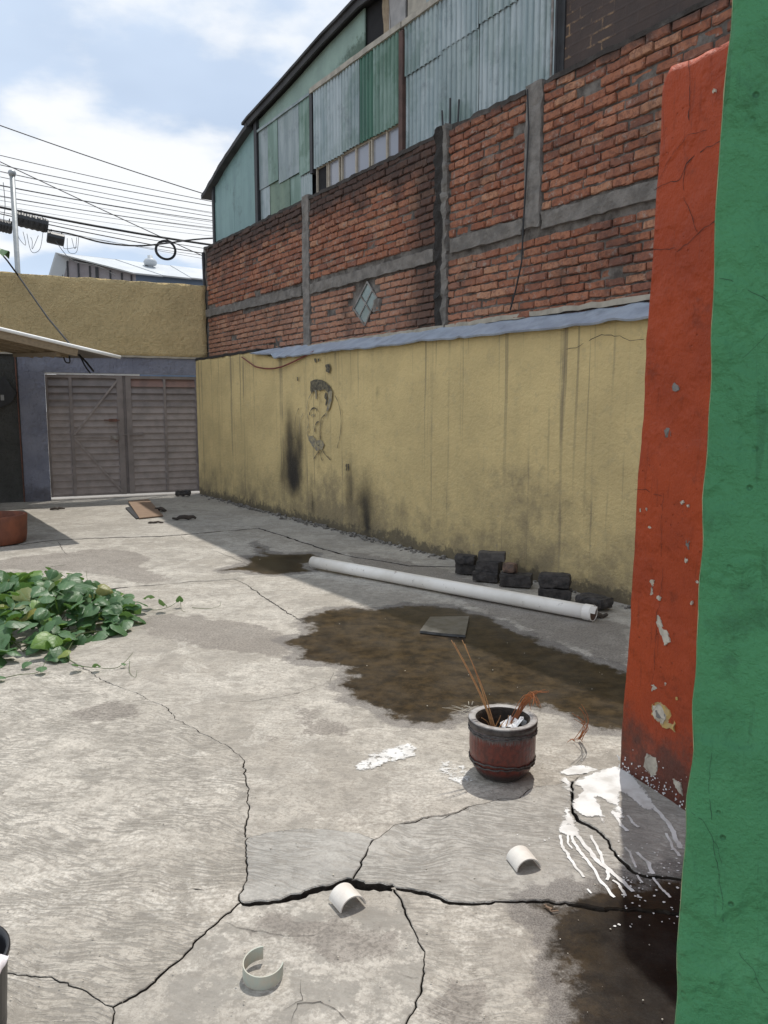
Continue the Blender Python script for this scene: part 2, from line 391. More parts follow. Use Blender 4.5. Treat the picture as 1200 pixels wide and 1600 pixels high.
def paint_wall_mat(name, c, c2, dirt_low=0.0, bs=.6):
    m = Mat(name); z = m.xyz()[2]
    base = m.mix(m.ramp(m.noise(2.2, 6, .6), .35, .65), c, c2)
    base = m.mix(m.mul(m.ramp(m.noise(9, 7, .7), .54, .70), .5), base, tuple(x * .45 for x in c2))
    base = m.mix(m.mul(m.ramp(m.noise(14, 4, .6, m.vec(m.mul(m.xyz()[0], 3.), m.mul(m.xyz()[1], 3.), m.mul(z, .25))), .60, .68), .35), base, tuple(x * .5 for x in c2))
    if dirt_low: base = m.mix(m.mul(m.ramp(m.add(m.ramp(z, .55, .02), m.mul(m.add(m.noise(9, 6, .7), -.5), 1.2)), .35, .9), dirt_low), base, (.045, .035, .03))
    h = m.add(m.noise(14, 7, .62), m.mul(m.noise(60, 5, .6), .3))
    pits = m.mul(m.ramp(m.vor(26), .0, .16), m.ramp(m.noise(3.5, 4), .42, .55)); base = m.mix(m.mul(m.ramp(m.noise(120, 4, .7), .58, .70), .25), base, tuple(x * .4 for x in c2)); base = m.mix(m.mul(m.ramp(m.noise(5, 8, .75), .55, .68), .30), base, tuple(min(1, x * 1.25 + .03) for x in c))
    m.bump(m.add(m.add(h, m.mul(pits, .5)), m.mul(m.noise(170, 3, .6), .12)), bs * 1.3, .02); return m.out(base, .62, 0, .35)
def paint_spill_mat():
    m = Mat('spilled_white_paint')
    c = m.mix(m.ramp(m.noise(12, 5), .4, .7), (.76, .76, .75), (.56, .545, .52)); m.out(c, .6)
    a = m.ramp(m.add(m.attr('edge'), m.mul(m.add(m.noise(24, 9, .75), -.5), 2.6)), .05, .40, 0, .95)
    tr = m.new('ShaderNodeBsdfTransparent'); mx = m.new('ShaderNodeMixShader'); m.put(mx.inputs[0], a)
    m.t.links.new(tr.outputs[0], mx.inputs[1]); m.t.links.new(m.b.outputs[0], mx.inputs[2])
    m.t.links.new(mx.outputs[0], m.t.nodes['Material Output'].inputs[0]); return m.m
def leaf_mat():
    m = Mat('vine_leaf'); r = m.math('FRACT', m.add(m.rnd(), m.attr('rnd')))
    base = m.mix(r, (.05, .125, .045), (.09, .185, .08)); base = m.mix(m.ramp(m.math('FRACT', m.mul(r, 5.7)), .78, 1), base, (.15, .27, .04)); base = m.mix(m.mul(m.ramp(m.math('FRACT', m.mul(r, 11.3)), .93, 1), .8), base, (.30, .26, .06))
    x, y, z = m.xyz(m.obj())
    vein = m.ramp(m.math('ABSOLUTE', m.math('SINE', m.add(m.mul(m.math('ABSOLUTE', x), 110.), m.mul(y, -75.)))), .22, .0)
    mid = m.ramp(m.math('ABSOLUTE', x), .0028, .001)
    base = m.mix(m.mul(m.math('MAXIMUM', m.mul(vein, .35), m.mul(mid, .6)), 1.0), base, (.16, .27, .12))
    base = m.mix(m.mul(m.ramp(m.noise(60, 4), .5, .7), .3), base, (.10, .16, .07))
    m.bump(m.add(m.noise(50, 4), m.mul(vein, -.5)), .5, .004); m.out(base, .42, 0, .5)
    tl = m.new('ShaderNodeBsdfTranslucent'); m.put(tl.inputs[0], m.mix(.5, base, (.18, .34, .03)))
    mx = m.new('ShaderNodeMixShader'); mx.inputs[0].default_value = .28
    m.t.links.new(m.b.outputs[0], mx.inputs[1]); m.t.links.new(tl.outputs[0], mx.inputs[2])
    m.t.links.new(mx.outputs[0], m.t.nodes['Material Output'].inputs[0]); return m.m
def pot_mat():
    m = Mat('dark_red_glaze'); x, y, z = m.xyz(m.obj())
    an = m.math('ARCTAN2', y, x); v = m.vec(m.mul(an, 1.6), 0.0, m.mul(z, 9.))
    base = m.mix(m.ramp(m.noise(3.5, 6, .7, v), .38, .66), (.13, .024, .015), (.06, .015, .012))
    streak = m.ramp(m.add(m.noise(7, 6, .75, m.vec(m.mul(an, 3.0), 0.0, m.mul(z, 4.))), m.ramp(z, .13, .21, -.2, .20)), .56, .66)
    base = m.mix(m.mul(streak, .75), base, m.mix(m.noise(30, 4, .6, m.obj()), (.03, .026, .025), (.20, .195, .19))); base = m.mix(m.ramp(z, .06, .02), base, (.026, .018, .016))
    st = m.math('SINE', m.mul(an, 46.)); m.bump(m.add(m.noise(40, 5, .6, m.obj()), m.mul(st, .06)), .5, .006)
    return m.out(base, .35)
def wood_mat(name, c, c2, rough=.8):
    m = Mat(name); x, y, z = m.xyz()
    n = m.noise(9, 6, .65, m.vec(m.mul(x, 1.), m.mul(y, 5.), m.mul(z, 5.)))
    m.bump(n, .4, .004); return m.out(m.mix(m.ramp(n, .35, .68), c, c2), rough)

M = dict(
    concrete=concrete_mat(), yellow=yellow_mat(), brick=brick_mat(), mortar=mortar_mat(),
    col_light=column_mat('pale_concrete_column', (.26, .24, .22), -.20), col_dark=column_mat('soot_streaked_column', (.23, .215, .195), .0, 7.10), band=column_mat('concrete_band', (.235, .215, .195), -.10),
    stucco=stucco_mat('rough_yellow_stucco', (.74, .57, .30), (.64, .495, .262)), lintel=paint_wall_mat('blue_grey_paint', (.225, .235, .29), (.17, .178, .228), .5),
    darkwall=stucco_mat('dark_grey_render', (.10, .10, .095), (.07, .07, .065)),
    orange=paint_wall_mat('orange_painted_plaster', (.385, .056, .011), (.31, .044, .010), .75), green=paint_wall_mat('green_painted_plaster', (.064, .255, .108), (.052, .215, .092), 0, .75),
    cap=sheet_mat('blue_grey_flashing', (.36, .41, .48), (.28, .32, .39), .1, .55), tarstrip=simple('tar_strip', (.03, .03, .03), rough=.7),
    fillet=simple('cement_fillet', (.42, .38, .31), (.30, .27, .22), bscale=60),
    teal=sheet_mat('teal_painted_sheet', (.205, .33, .325), (.17, .28, .28), .1, .55), galv=sheet_mat('galvanised_sheet', (.33, .385, .385), (.22, .275, .28), .5, .45, .3),
    galv2=sheet_mat('weathered_galvanised_sheet', (.38, .43, .44), (.26, .32, .33), .5, .45, .2), mossy=sheet_mat('mossy_green_sheet', (.22, .31, .27), (.12, .20, .16), .4, .45, .45),
    darkgreen=sheet_mat('dark_green_sheet', (.05, .14, .095), (.04, .11, .08), .3, .45), greysheet=sheet_mat('dull_grey_flat_sheet', (.30, .35, .36), (.20, .25, .26), .3, .5, .15),
    oldgreen=sheet_mat('lichen_flat_sheet', (.20, .27, .20), (.15, .22, .17), .2, .6, .3),
    gable=gable_mat(), tar=tar_mat(), beam=simple('cream_beam', (.42, .39, .33), (.30, .28, .24)), rust=simple('rusty_brown_post', (.10, .055, .045), (.06, .035, .03)),
    dark=simple('dark_steel', (.03, .033, .038), (.02, .02, .022), rough=.6), roof=simple('old_dark_roofing', (.055, .055, .058), (.03, .03, .032), scale=3), black=simple('black_interior', (.012, .012, .014), rough=.9, bump=0),
    cream=simple('cream_window_frame', (.46, .41, .33), (.35, .31, .25)), glass=None, curtain=simple('tan_curtain', (.36, .29, .20), (.26, .2, .14)), greyblock=simple('grey_render', (.36, .35, .35), (.27, .27, .27)),
    gate=simple('taupe_gate_paint', (.235, .20, .185), (.175, .148, .136), rough=.55, scale=5, bump=.15), gate_red=simple('reddish_gate_paint', (.27, .165, .135), (.20, .13, .11), rough=.6, scale=5, bump=.15),
    steel=simple('worn_steel', (.30, .29, .28), (.16, .13, .11), rough=.45, metal=.6), plug=simple('brown_pipe_plug', (.10, .055, .042), (.05, .03, .025), rough=.6), gate_light=simple('lighter_gate_paint', (.29, .25, .23), (.23, .195, .18), rough=.55, scale=5, bump=.15), rusty=simple('rusty_latch', (.16, .07, .05), (.08, .04, .03), rough=.7),
    pvc=None, pvc_old=simple('aged_white_pvc', (.72, .69, .64), (.58, .54, .49), rough=.55, scale=10, bump=.1), terracotta=simple('terracotta', (.25, .085, .045), (.13, .05, .032), scale=4, bscale=30),
    soil=simple('dark_soil', (.025, .02, .016), (.05, .038, .028), scale=30, bump=.8, bscale=60, bdist=.01), leaf=leaf_mat(), stem=simple('vine_stem', (.10, .13, .05), (.06, .09, .035)),
    pot=pot_mat(), rim=simple('chalky_pot_rim', (.36, .35, .34), (.20, .18, .17), scale=30, rough=.6), collar=simple('dark_pot_collar', (.07, .06, .056), (.025, .018, .016), scale=40, rough=.5), rope=simple('weathered_rope', (.11, .10, .095), (.045, .04, .038), scale=60),
    straw=simple('dry_straw', (.46, .27, .12), (.34, .17, .08), rough=.7, bump=0), rustleaf=simple('dry_rust_leaf', (.42, .15, .05), (.28, .10, .04), bump=0), wrapper=simple('white_wrapper', (.78, .79, .80), (.62, .63, .65), rough=.35, scale=20),
    burnt=simple('sooty_brick', (.060, .053, .050), (.022, .020, .020), scale=22, bump=.8, bscale=40, bdist=.01), brownrock=simple('brown_broken_brick', (.19, .12, .085), (.08, .055, .045), scale=18, bump=.8, bscale=40, bdist=.01),
    dustybrick=simple('dusty_sooty_brick', (.10, .09, .083), (.05, .045, .042), scale=12, bump=.8, bscale=40, bdist=.01), mat_tile=simple('wet_grey_tile', (.12, .12, .12), (.06, .06, .06), scale=16, rough=.28), plywood=wood_mat('plywood', (.27, .185, .125), (.19, .125, .085)),
    timber=wood_mat('awning_timber', (.27, .205, .13), (.20, .15, .095)), shadesheet=simple('shaded_roof_sheet', (.16, .14, .12), (.10, .085, .075), scale=4), awning=simple('white_awning_sheet', (.80, .80, .79), (.72, .72, .71), rough=.5), pole=simple('galvanised_pole', (.36, .38, .39), (.28, .30, .31), rough=.45, metal=.5),
    cable=simple('black_cable', (.022, .022, .024), rough=.6, bump=0), cable_grey=simple('grey_cable', (.10, .11, .12), rough=.6, bump=0), redcable=simple('red_cable', (.22, .045, .035), rough=.5, bump=0), box=simple('black_plastic', (.018, .019, .022), rough=.45, bump=0),
    hangar=simple('weathered_concrete_gable', (.30, .28, .29), (.21, .19, .20), scale=1.2, bscale=6, bdist=.05), hangar_roof=simple('light_roof_sheet', (.50, .53, .55), (.42, .45, .48), scale=.8, rough=.5), hangar_blue=simple('blue_metal_wall', (.13, .17, .24), (.10, .14, .20), scale=.8),
    bucket=simple('black_plastic_bucket', (.022, .023, .027), (.015, .016, .019), rough=.4, bump=.1), bag=simple('white_plastic_bag', (.78, .74, .76), (.68, .64, .67), rough=.4, scale=25, bump=.4, bscale=30), mud=simple('brown_mud', (.075, .045, .035), (.05, .03, .025), rough=.6),
    ink=simple('dark_wall_paint', (.05, .046, .04), (.19, .165, .105), scale=26, bump=0), ink_grey=simple('faded_grey_wall_paint', (.20, .185, .16), (.40, .335, .19), scale=22, bump=0), ink_brown=simple('rust_streak', (.30, .20, .10), (.38, .29, .15), scale=20, bump=0),
    plaster=simple('bare_plaster', (.52, .48, .40), (.36, .33, .28), scale=30, bscale=60), plaster_grey=simple('bare_cement', (.20, .185, .17), (.12, .11, .10), scale=30, bscale=60), ochre_pale=simple('painted_sunlit_edge', (.40, .38, .22), (.22, .28, .15), scale=40, bump=0), ochre=simple('old_ochre_paint', (.48, .33, .10), (.40, .30, .16), scale=30), crack=simple('dirt_filled_crack', (.025, .02, .017), bump=0),
    crack_o=simple('dirty_crack_in_orange', (.075, .02, .012), bump=0), crack_g=simple('dirty_crack_in_green', (.018, .07, .035), bump=0), banana=simple('banana_leaf', (.07, .16, .05), (.05, .11, .04), rough=.5, scale=5), rubble=simple('grey_rubble', (.22, .205, .185), (.11, .10, .09), scale=16, bump=.7, bscale=50, bdist=.01),
    ground=simple('packed_earth', (.22, .19, .155), (.16, .135, .11), scale=.7), asphalt=simple('street_concrete', (.34, .33, .31), (.26, .25, .24), scale=.6), spill=paint_spill_mat(), twig=simple('dark_debris', (.035, .028, .022), (.06, .045, .035), bump=0))
g = Mat('window_glass'); g.out((.30, .31, .35), .10, 0, .7); M['glass'] = g.m
g = Mat('dusty_mirror_glass'); g.out(g.mix(g.ramp(g.noise(6, 4), .35, .65), (.22, .29, .29), (.30, .36, .36)), .22, .15, .8); M['glass2'] = g.m
g = Mat('white_pvc'); x_, y_, z_ = g.xyz()
g.bump(g.noise(30, 4), .1, .004)
b_ = g.mix(g.ramp(g.noise(2.5, 7, .6), .40, .66), (.82, .785, .73), (.70, .66, .60)); b_ = g.mix(g.mul(g.ramp(g.noise(15, 8, .75), .60, .68), .7), b_, (.22, .17, .13))
g.out(b_, .45); M['pvc'] = g.m

# ================================================================== GROUND
def rect(x0, x1, y0, y1, z): return np.array([[x0, y0, z], [x1, y0, z], [x1, y1, z], [x0, y1, z]]), [[0, 1, 2, 3]]
gr = mk('ground', rect(-420, 420, -300, 620, -.16), M['ground'], loc=(0, 0, -.16)); tag(gr, 'packed earth ground under and around the yard', 'ground', kind='structure')
stv = np.array([GW(-16, -.30, -.012), GW(60, -.30, -.012), GW(60, -9.5, -.012), GW(-16, -9.5, -.012)])
st = mk('street', plate(stv, ZV, .14), M['asphalt']); tag(st, 'sunlit concrete street beyond the gate', 'street', kind='structure')

def P2(l): return [G(x, y)[:2] for x, y in l]
XL, XR, YB = -11.0, 7.0, -3.5
c1 = [np.array([XL, 4.75])] + P2([(0, 1036), (60, 1030), (105, 1030), (135, 1047), (165, 1065), (205, 1080), (245, 1099), (290, 1134), (335, 1155), (365, 1170), (381, 1188), (386, 1215), (388, 1260), (387, 1310)])
c1b = P2([(387, 1310), (385, 1350), (381, 1380), (376, 1410)])
c2 = P2([(376, 1410), (340, 1442), (290, 1490), (230, 1545), (176, 1572)]); c2b = P2([(176, 1572), (175, 1610)]) + [np.array([-.72, YB])]
c3 = P2([(176, 1572), (140, 1556), (100, 1536), (55, 1524), (20, 1518)]) + [np.array([XL, 2.6])]
c4a = P2([(376, 1410), (420, 1412), (455, 1400), (490, 1390), (520, 1386), (535, 1380), (548, 1376)])
c4b = P2([(548, 1376), (570, 1386), (592, 1386), (612, 1387)])
c4c = P2([(612, 1387), (645, 1393), (690, 1407), (735, 1412), (785, 1409), (830, 1408), (880, 1415), (925, 1418), (965, 1421), (1050, 1428)]) + [np.array([XR, 1.0])]
c5a = P2([(548, 1376), (562, 1352), (577, 1332), (585, 1312)])
c5c = P2([(585, 1312), (615, 1293), (660, 1278), (705, 1270), (745, 1258), (785, 1250), (812, 1250), (832, 1232), (862, 1226), (893, 1222)])
c5d = P2([(893, 1222), (905, 1214), (935, 1206), (963, 1201), (1000, 1200)]) + [np.array([XR, 2.4])]
c5b = P2([(585, 1312), (560, 1302), (515, 1298), (470, 1297), (430, 1303), (387, 1310)])
c6 = P2([(893, 1222), (897, 1245), (893, 1268), (905, 1284), (920, 1290), (940, 1304), (951, 1326), (970, 1342), (990, 1362), (1012, 1371), (1058, 1377), (1110, 1385)]) + [np.array([XR, 1.6])]
c7 = P2([(612, 1387), (630, 1420), (650, 1455), (664, 1488), (660, 1530), (646, 1575), (640, 1610)]) + [np.array([.1, YB])]
nP = (366, 905); nW = (800, 885)
c9a = [np.array([XL, 5.2])] + P2([(60, 930), (165, 920), (235, 915), (300, 909), nP])
c9b = P2([nP, (390, 902), (430, 903), (540, 902), (660, 900), nW])
c10 = P2([nP, (378, 910), (400, 924), (432, 946), (460, 964), (481, 975), (560, 1012), (700, 1070), (850, 1118), (968, 1150)]) + [np.array([XR, 2.9])]
c11 = [np.array([XL, 8.0])] + P2([(30, 850), (90, 843), (170, 840), (250, 838), (300, 834), (350, 829), (405, 825), (440, 836), (500, 856), (545, 868), (640, 884), (720, 886), nW])
RAW = dict(c1=(c1, .004), c1b=(c1b, .0045), c2=(c2, .0036), c2b=(c2b, .003), c3=(c3, .0022), c4a=(c4a, .030), c4b=(c4b, .026), c4c=(c4c, .008), c5a=(c5a, .007), c5c=(c5c, .006), c5d=(c5d, .006),
           c5b=(c5b, .0022), c6=(c6, .012), c7=(c7, .004), c9a=(c9a, .040), c9b=(c9b, .006), c10=(c10, .009), c11=(c11, .026))
CR = {}
for i, (k, (pts, gap)) in enumerate(RAW.items()):
    far = k in ('c9a', 'c9b', 'c11')
    J = jag(pts, .014 if not far else .05, .017 if not far else .024, 8, i * 3.3)
    n = len(J); gs = []
    for j, q in enumerate(J):
        gg = gap * (1 + .8 * mnoise.noise(Vector((q[0] * 7, q[1] * 7, i))) + .5 * mnoise.noise(Vector((q[0] * 40, q[1] * 40, i))))
        if k == 'c4a': gg *= min(1.15, .35 + 1.6 * j / n)
        if k == 'c4c': gg *= max(.45, 1.5 - 1.6 * j / n)
        if k == 'c10': gg *= max(0.0, min(1, (.42 - j / n) * 8))
        if k == 'c5c': gg *= (1.4 if .15 < j / n < .45 else .5)
        gs.append(max(gg, .00015))
    CR[k] = (J, gs)
def chain(*ks):
    P, g_ = [], []
    for k in ks:
        if isinstance(k, tuple): P.append(np.array(k, float)); g_.append(.0006); continue
        rev = k.startswith('-'); J, gs = CR[k.lstrip('-')]
        if rev: J, gs = J[::-1], gs[::-1]
        if P and np.linalg.norm(P[-1] - J[0]) < 1e-6: J, gs = J[1:], gs[1:]
        P += J; g_ += gs
    if np.linalg.norm(P[0] - P[-1]) < 1e-6: P, g_ = P[:-1], g_[:-1]
    return np.array(P), np.array(g_)
BK = W(9, -.12, 0)[:2]
wfar = [tuple(W(s, -.10, 0)[:2]) for s in (16.5, 7.9)]
SL = [  # name, boundary, groove, grey, blotch, lift
    (('c11',) + (tuple(W(7.6, -.10, 0)[:2]), tuple(W(0, -.10, 0)[:2]), tuple(GW(2.6, -.10, 0)[:2]), tuple(GW(-5.4, -.10, 0)[:2])), .35, .25, .3, .000),
    (('-c11', 'c9a', 'c9b'), .3, .1, .5, -.004),
    (('c9b', tuple(W(8.0, -.10, 0)[:2]), tuple(W(16.5, -.10, 0)[:2]), '-c5d', '-c5c', 'c5b', '-c1', 'c9a'), .35, .05, .4, .000),
    (('c1', 'c1b', 'c2', 'c3'), 1.0, .05, .25, .0015),
    (('c1b', 'c4a', 'c5a', 'c5b'), .9, .75, .15, .002),
    (('-c5a', 'c4b', 'c4c', '-c6', '-c5c'), .95, .55, .15, .002),
    (('c6', '-c5d'), .7, .45, .3, .006),
    (('-c2', 'c4a', 'c4b', 'c7', '-c2b'), .2, .15, 1.0, -.002),
    (('-c3', 'c2b', (XL, YB)), 1.0, .1, .4, .000),
    (('-c7', 'c4c', (XR, YB)), .75, .05, .3, -.001)]
def pip_sd(pts, poly):
    """signed distance, positive inside"""
    pts = np.asarray(pts); poly = np.asarray(poly); d = np.full(len(pts), 1e9); ins = np.zeros(len(pts), bool)
    for a, b in zip(poly, np.roll(poly, -1, 0)):
        ab = b - a; t = np.clip(((pts - a) @ ab) / (ab @ ab + 1e-12), 0, 1); d = np.minimum(d, np.linalg.norm(pts - (a + t[:, None] * ab), axis=1))
        c = ((a[1] > pts[:, 1]) != (b[1] > pts[:, 1])); xx = (b[0] - a[0]) * (pts[:, 1] - a[1]) / (b[1] - a[1] + 1e-12) + a[0]; ins ^= c & (pts[:, 0] < xx)
    return np.where(ins, d, -d)
WET = [[(472, 968), (500, 957), (545, 949), (590, 951), (640, 944), (700, 948), (760, 964), (800, 984), (860, 1008), (920, 1028), (975, 1048), (1120, 1090), (1120, 1180), (968, 1140), (930, 1140), (885, 1118), (850, 1104), (780, 1100), (722, 1112), (700, 1130), (650, 1132), (615, 1122), (575, 1104), (545, 1086), (532, 1070), (548, 1056), (545, 1042), (500, 1036), (455, 1030), (475, 1018), (440, 1000), (480, 990), (490, 980)],
       [(398, 849), (420, 862), (440, 866), (492, 864), (500, 875), (475, 881), (482, 892), (440, 897), (395, 895), (380, 889), (350, 893), (340, 892), (370, 885), (390, 878), (385, 868), (412, 868)],
       [(825, 1412), (855, 1436), (868, 1490), (878, 1550), (884, 1600), (900, 1750), (1400, 1750), (1400, 1385), (1060, 1372), (1010, 1385), (960, 1382), (930, 1388), (900, 1392), (868, 1406)]]
DAMP = [[(-60, 885), (40, 868), (100, 863), (150, 856), (215, 862), (236, 875), (215, 884), (272, 904), (230, 913), (160, 897), (90, 891), (20, 890)], [(225, 962), (300, 962), (400, 973), (470, 1000), (455, 1030), (400, 1022), (330, 1012), (262, 1000), (215, 985)],
        [(115, 1112), (160, 1100), (215, 1100), (232, 1108), (190, 1124), (150, 1130)], [(412, 1152), (440, 1146), (442, 1158), (415, 1162)], [(470, 1128), (520, 1122), (545, 1140), (500, 1155), (472, 1148)], [(455, 1105), (495, 1105), (505, 1115), (470, 1116)],
        [(540, 860), (700, 890), (860, 950), (980, 975), (980, 1040), (860, 1000), (700, 930), (560, 890)], [(400, 1440), (520, 1430), (600, 1440), (620, 1470), (560, 1500), (470, 1470)], [(690, 1520), (760, 1540), (740, 1620), (680, 1600)], [(810, 1405), (850, 1440), (880, 1600), (850, 1600), (835, 1480)]]
BLACKP = [WET[1], WET[2], [(1000, 1370), (1110, 1370), (1110, 1430), (900, 1430), (920, 1395)]]
def field(xy, polys, sc_):
    v = np.full(len(xy), -1.0)
    for p in polys: v = np.maximum(v, np.clip(pip_sd(xy, P2(p)) / sc_, -1, 1))
    return v
def inset(P, dist):
    n = len(P); area = .5 * np.sum(P[:, 0] * np.roll(P[:, 1], -1) - np.roll(P[:, 0], -1) * P[:, 1])
    t = np.roll(P, -1, 0) - np.roll(P, 1, 0); nn = np.stack([-t[:, 1], t[:, 0]], 1); nn /= np.linalg.norm(nn, axis=1)[:, None] + 1e-9
    if area < 0: nn = -nn
    return P + nn * dist[:, None]
bed = mk('soil_bed', rect(XL, XR, YB, 14.2, -.11), M['soil'], loc=(0, 0, -.11)); tag(bed, 'dark soil under the paving cracks', 'soil', kind='structure')
pav = thing('pavement', (0, 0, 0), 'cracked concrete paving of the yard', 'pavement', kind='structure')
for si, (ks, groove, grey, blotch, lift) in enumerate(SL):
    P, g_ = chain(*ks); g_ = g_ / 2
    bv = np.minimum(.003, g_ * .8); top, lip, bot = inset(P, g_ + bv), inset(P, g_), inset(P, g_)
    bm = bmesh.new(); n = len(P)
    tv = [bm.verts.new((q[0], q[1], 0)) for q in top]
    bm.faces.new(tv); bm.normal_update()
    xs, ys = top[:, 0], top[:, 1]
    def grid(lo, hi, near):
        out, c = [], lo
        while c < hi:
            out.append(c); c += .05 if near[0] < c < near[1] else (.10 if near[0] - 3 < c < near[1] + 4 else .5)
        return out[1:]
    for x in grid(math.floor(xs.min() * 20) / 20, xs.max(), (-2.0, 1.8)):
        bmesh.ops.bisect_plane(bm, geom=bm.verts[:] + bm.edges[:] + bm.faces[:], plane_co=(x, 0, 0), plane_no=(1, 0, 0), dist=1e-5)
    for y in grid(math.floor(ys.min() * 20) / 20, ys.max(), (1.4, 5.0)):
        bmesh.ops.bisect_plane(bm, geom=bm.verts[:] + bm.edges[:] + bm.faces[:], plane_co=(0, y, 0), plane_no=(0, 1, 0), dist=1e-5)
    bm.verts.ensure_lookup_table(); bm.verts.index_update()
    V = np.array([v.co[:] for v in bm.verts]); Fc = [[v.index for v in f.verts] for f in bm.faces]; bm.free()
    a = np.array([(V[q[1]] - V[q[0]])[0] * (V[q[2]] - V[q[0]])[1] - (V[q[1]] - V[q[0]])[1] * (V[q[2]] - V[q[0]])[0] for q in Fc]).sum()
    if a < 0: Fc = [q[::-1] for q in Fc]
    zz = np.array([.006 * mnoise.noise(Vector((q[0] * .8, q[1] * .8, 3.1))) + .0015 * mnoise.noise(Vector((q[0] * 5, q[1] * 5, 7))) for q in V]) + lift; V[:, 2] = zz
    # rim: bevelled lip and side walls
    zt = np.array([.006 * mnoise.noise(Vector((q[0] * .8, q[1] * .8, 3.1))) for q in lip]) + lift
    L = np.column_stack([top, zt + .0005]); L2 = np.column_stack([lip, zt - bv * 1.2]); B_ = np.column_stack([bot, np.full(n, -.10)])
    # use exact top boundary heights
    R = np.vstack([L, L2, B_]); m0 = len(V); area = .5 * np.sum(P[:, 0] * np.roll(P[:, 1], -1) - np.roll(P[:, 0], -1) * P[:, 1]); RF = []
    for i in range(n):
        j = (i + 1) % n
        for k in (0, 1):
            q = [m0 + k * n + j, m0 + k * n + i, m0 + (k + 1) * n + i, m0 + (k + 1) * n + j]; RF.append(q if area > 0 else q[::-1])
    V = np.vstack([V, R]); xy = V[:, :2]
    wet = field(xy, WET, .16); damp = field(xy, DAMP, .22); blk = np.clip(field(xy, BLACKP, .25) * 1.5, 0, 1)
    one = np.ones(len(V))
    s_ = mk('slab', (V, Fc + RF), M['concrete'], pav, attrs=dict(wet=wet, damp=damp, black=blk, groove=one * groove, grey=one * grey, blotch=one * blotch))
    s_.data.materials.append(M['soil']); nf = len(Fc); mi = np.zeros(nf + len(RF), np.int32); mi[nf + 1::2] = 1; s_.data.polygons.foreach_set('material_index', mi)

# hairline cracks filled with dirt
def hair(pts, wd, i):
    J = jag([np.append(G(x, y)[:2], 0) for x, y in pts], .015, .014, 9, i * 2.1); J = [q + np.array([0, 0, .0125 if False else .0]) for q in J]
    for q in J: q[2] = .006 * mnoise.noise(Vector((q[0] * .8, q[1] * .8, 3.1))) + .0015 * mnoise.noise(Vector((q[0] * 5, q[1] * 5, 7)))
    return J, [wd * (.25 + 1.1 * abs(mnoise.noise(Vector((k * .37, i, 0))))) * min(1, .2 + 3 * min(k, len(J) - 1 - k) / len(J)) for k in range(len(J))]
hl = [([nP, (378, 910), (400, 924), (432, 946), (460, 964), (481, 975)], .022, 0), ([(347, 1440), (385, 1450), (430, 1462), (470, 1462), (520, 1455)], .0035, -.002), ([(455, 1600), (470, 1570), (500, 1565), (530, 1580), (550, 1600)], .004, -.002), ([(470, 1530), (468, 1560), (440, 1580)], .003, -.002), ([(620, 1520), (655, 1528)], .003, -.002),
      ([(350, 1098), (420, 1092), (470, 1082), (505, 1070)], .005, 0), ([(505, 1070), (515, 1062), (520, 1050)], .004, 0), ([(90, 843), (98, 860), (105, 868)], .012, -.004), ([(330, 858), (350, 866), (375, 876), (395, 885)], .010, -.004), ([(255, 812), (290, 845), (330, 858)], .006, -.004), ([(120, 868), (140, 862), (158, 864)], .009, -.004),
      ([(745, 1256), (720, 1268), (690, 1282), (665, 1280)], .004, .002), ([(0, 1075), (60, 1080), (120, 1082)], .003, .0015), ([(300, 1390), (318, 1392)], .006, .0015), ([(360, 852), (400, 855), (440, 852)], .006, 0)]
for i, (pts, wd, lf) in enumerate(hl):
    J, ws = hair(pts, wd, i); J = [q + np.array([0, 0, lf + .0022]) for q in J]
    mk('hairline_crack', ribbon(J, ws, ZV), M['crack'], pav)

# white paint spilled on the paving
def Z5(l, ox=840, oy=1170, k=5.0): return [(ox + x / k, oy + y / k) for x, y in l]
def paint_poly(pxs, z=.0165, amp=.008):
    J = jag([np.append(G(x, y)[:2], 0) for x, y in pxs], .02, amp, 22, 1.3, closed=True); P = np.array(J)[:, :2]
    bm = bmesh.new(); bm.faces.new([bm.verts.new((q[0], q[1], 0)) for q in P])
    for ax in (0, 1):
        lo, hi = P[:, ax].min(), P[:, ax].max()
        for k in range(1, int((hi - lo) / .03) + 1):
            co = [0, 0, 0]; no = [0, 0, 0]; co[ax] = lo + k * .03; no[ax] = 1
            bmesh.ops.bisect_plane(bm, geom=bm.verts[:] + bm.edges[:] + bm.faces[:], plane_co=co, plane_no=no, dist=1e-5)
    bm.verts.index_update(); V = np.array([v.co[:] for v in bm.verts]); Fc = [[v.index for v in f.verts] for f in bm.faces]; bm.free()
    ed = np.clip(pip_sd(V[:, :2], P) / .022, 0, 1)
    V[:, 2] = z + .006 * np.array([mnoise.noise(Vector((q[0] * .8, q[1] * .8, 3.1))) for q in V]); return V, Fc, ed
def drip(pxs, wd, z=.0165):
    J = smooth_path([np.append(G(x, y)[:2], z) for x, y in Z5(pxs)], 6); J = [q + np.array([0.006 * mnoise.noise(Vector((q[0] * 30, q[1] * 30, 0))), 0, .006 * mnoise.noise(Vector((q[0] * .8, q[1] * .8, 3.1)))]) for q in J]
    return ribbon(J, [wd * (.7 + .7 * abs(mnoise.noise(Vector((i * .5, wd * 90, 2))))) for i in range(len(J))], ZV)
parts = []; edges = []
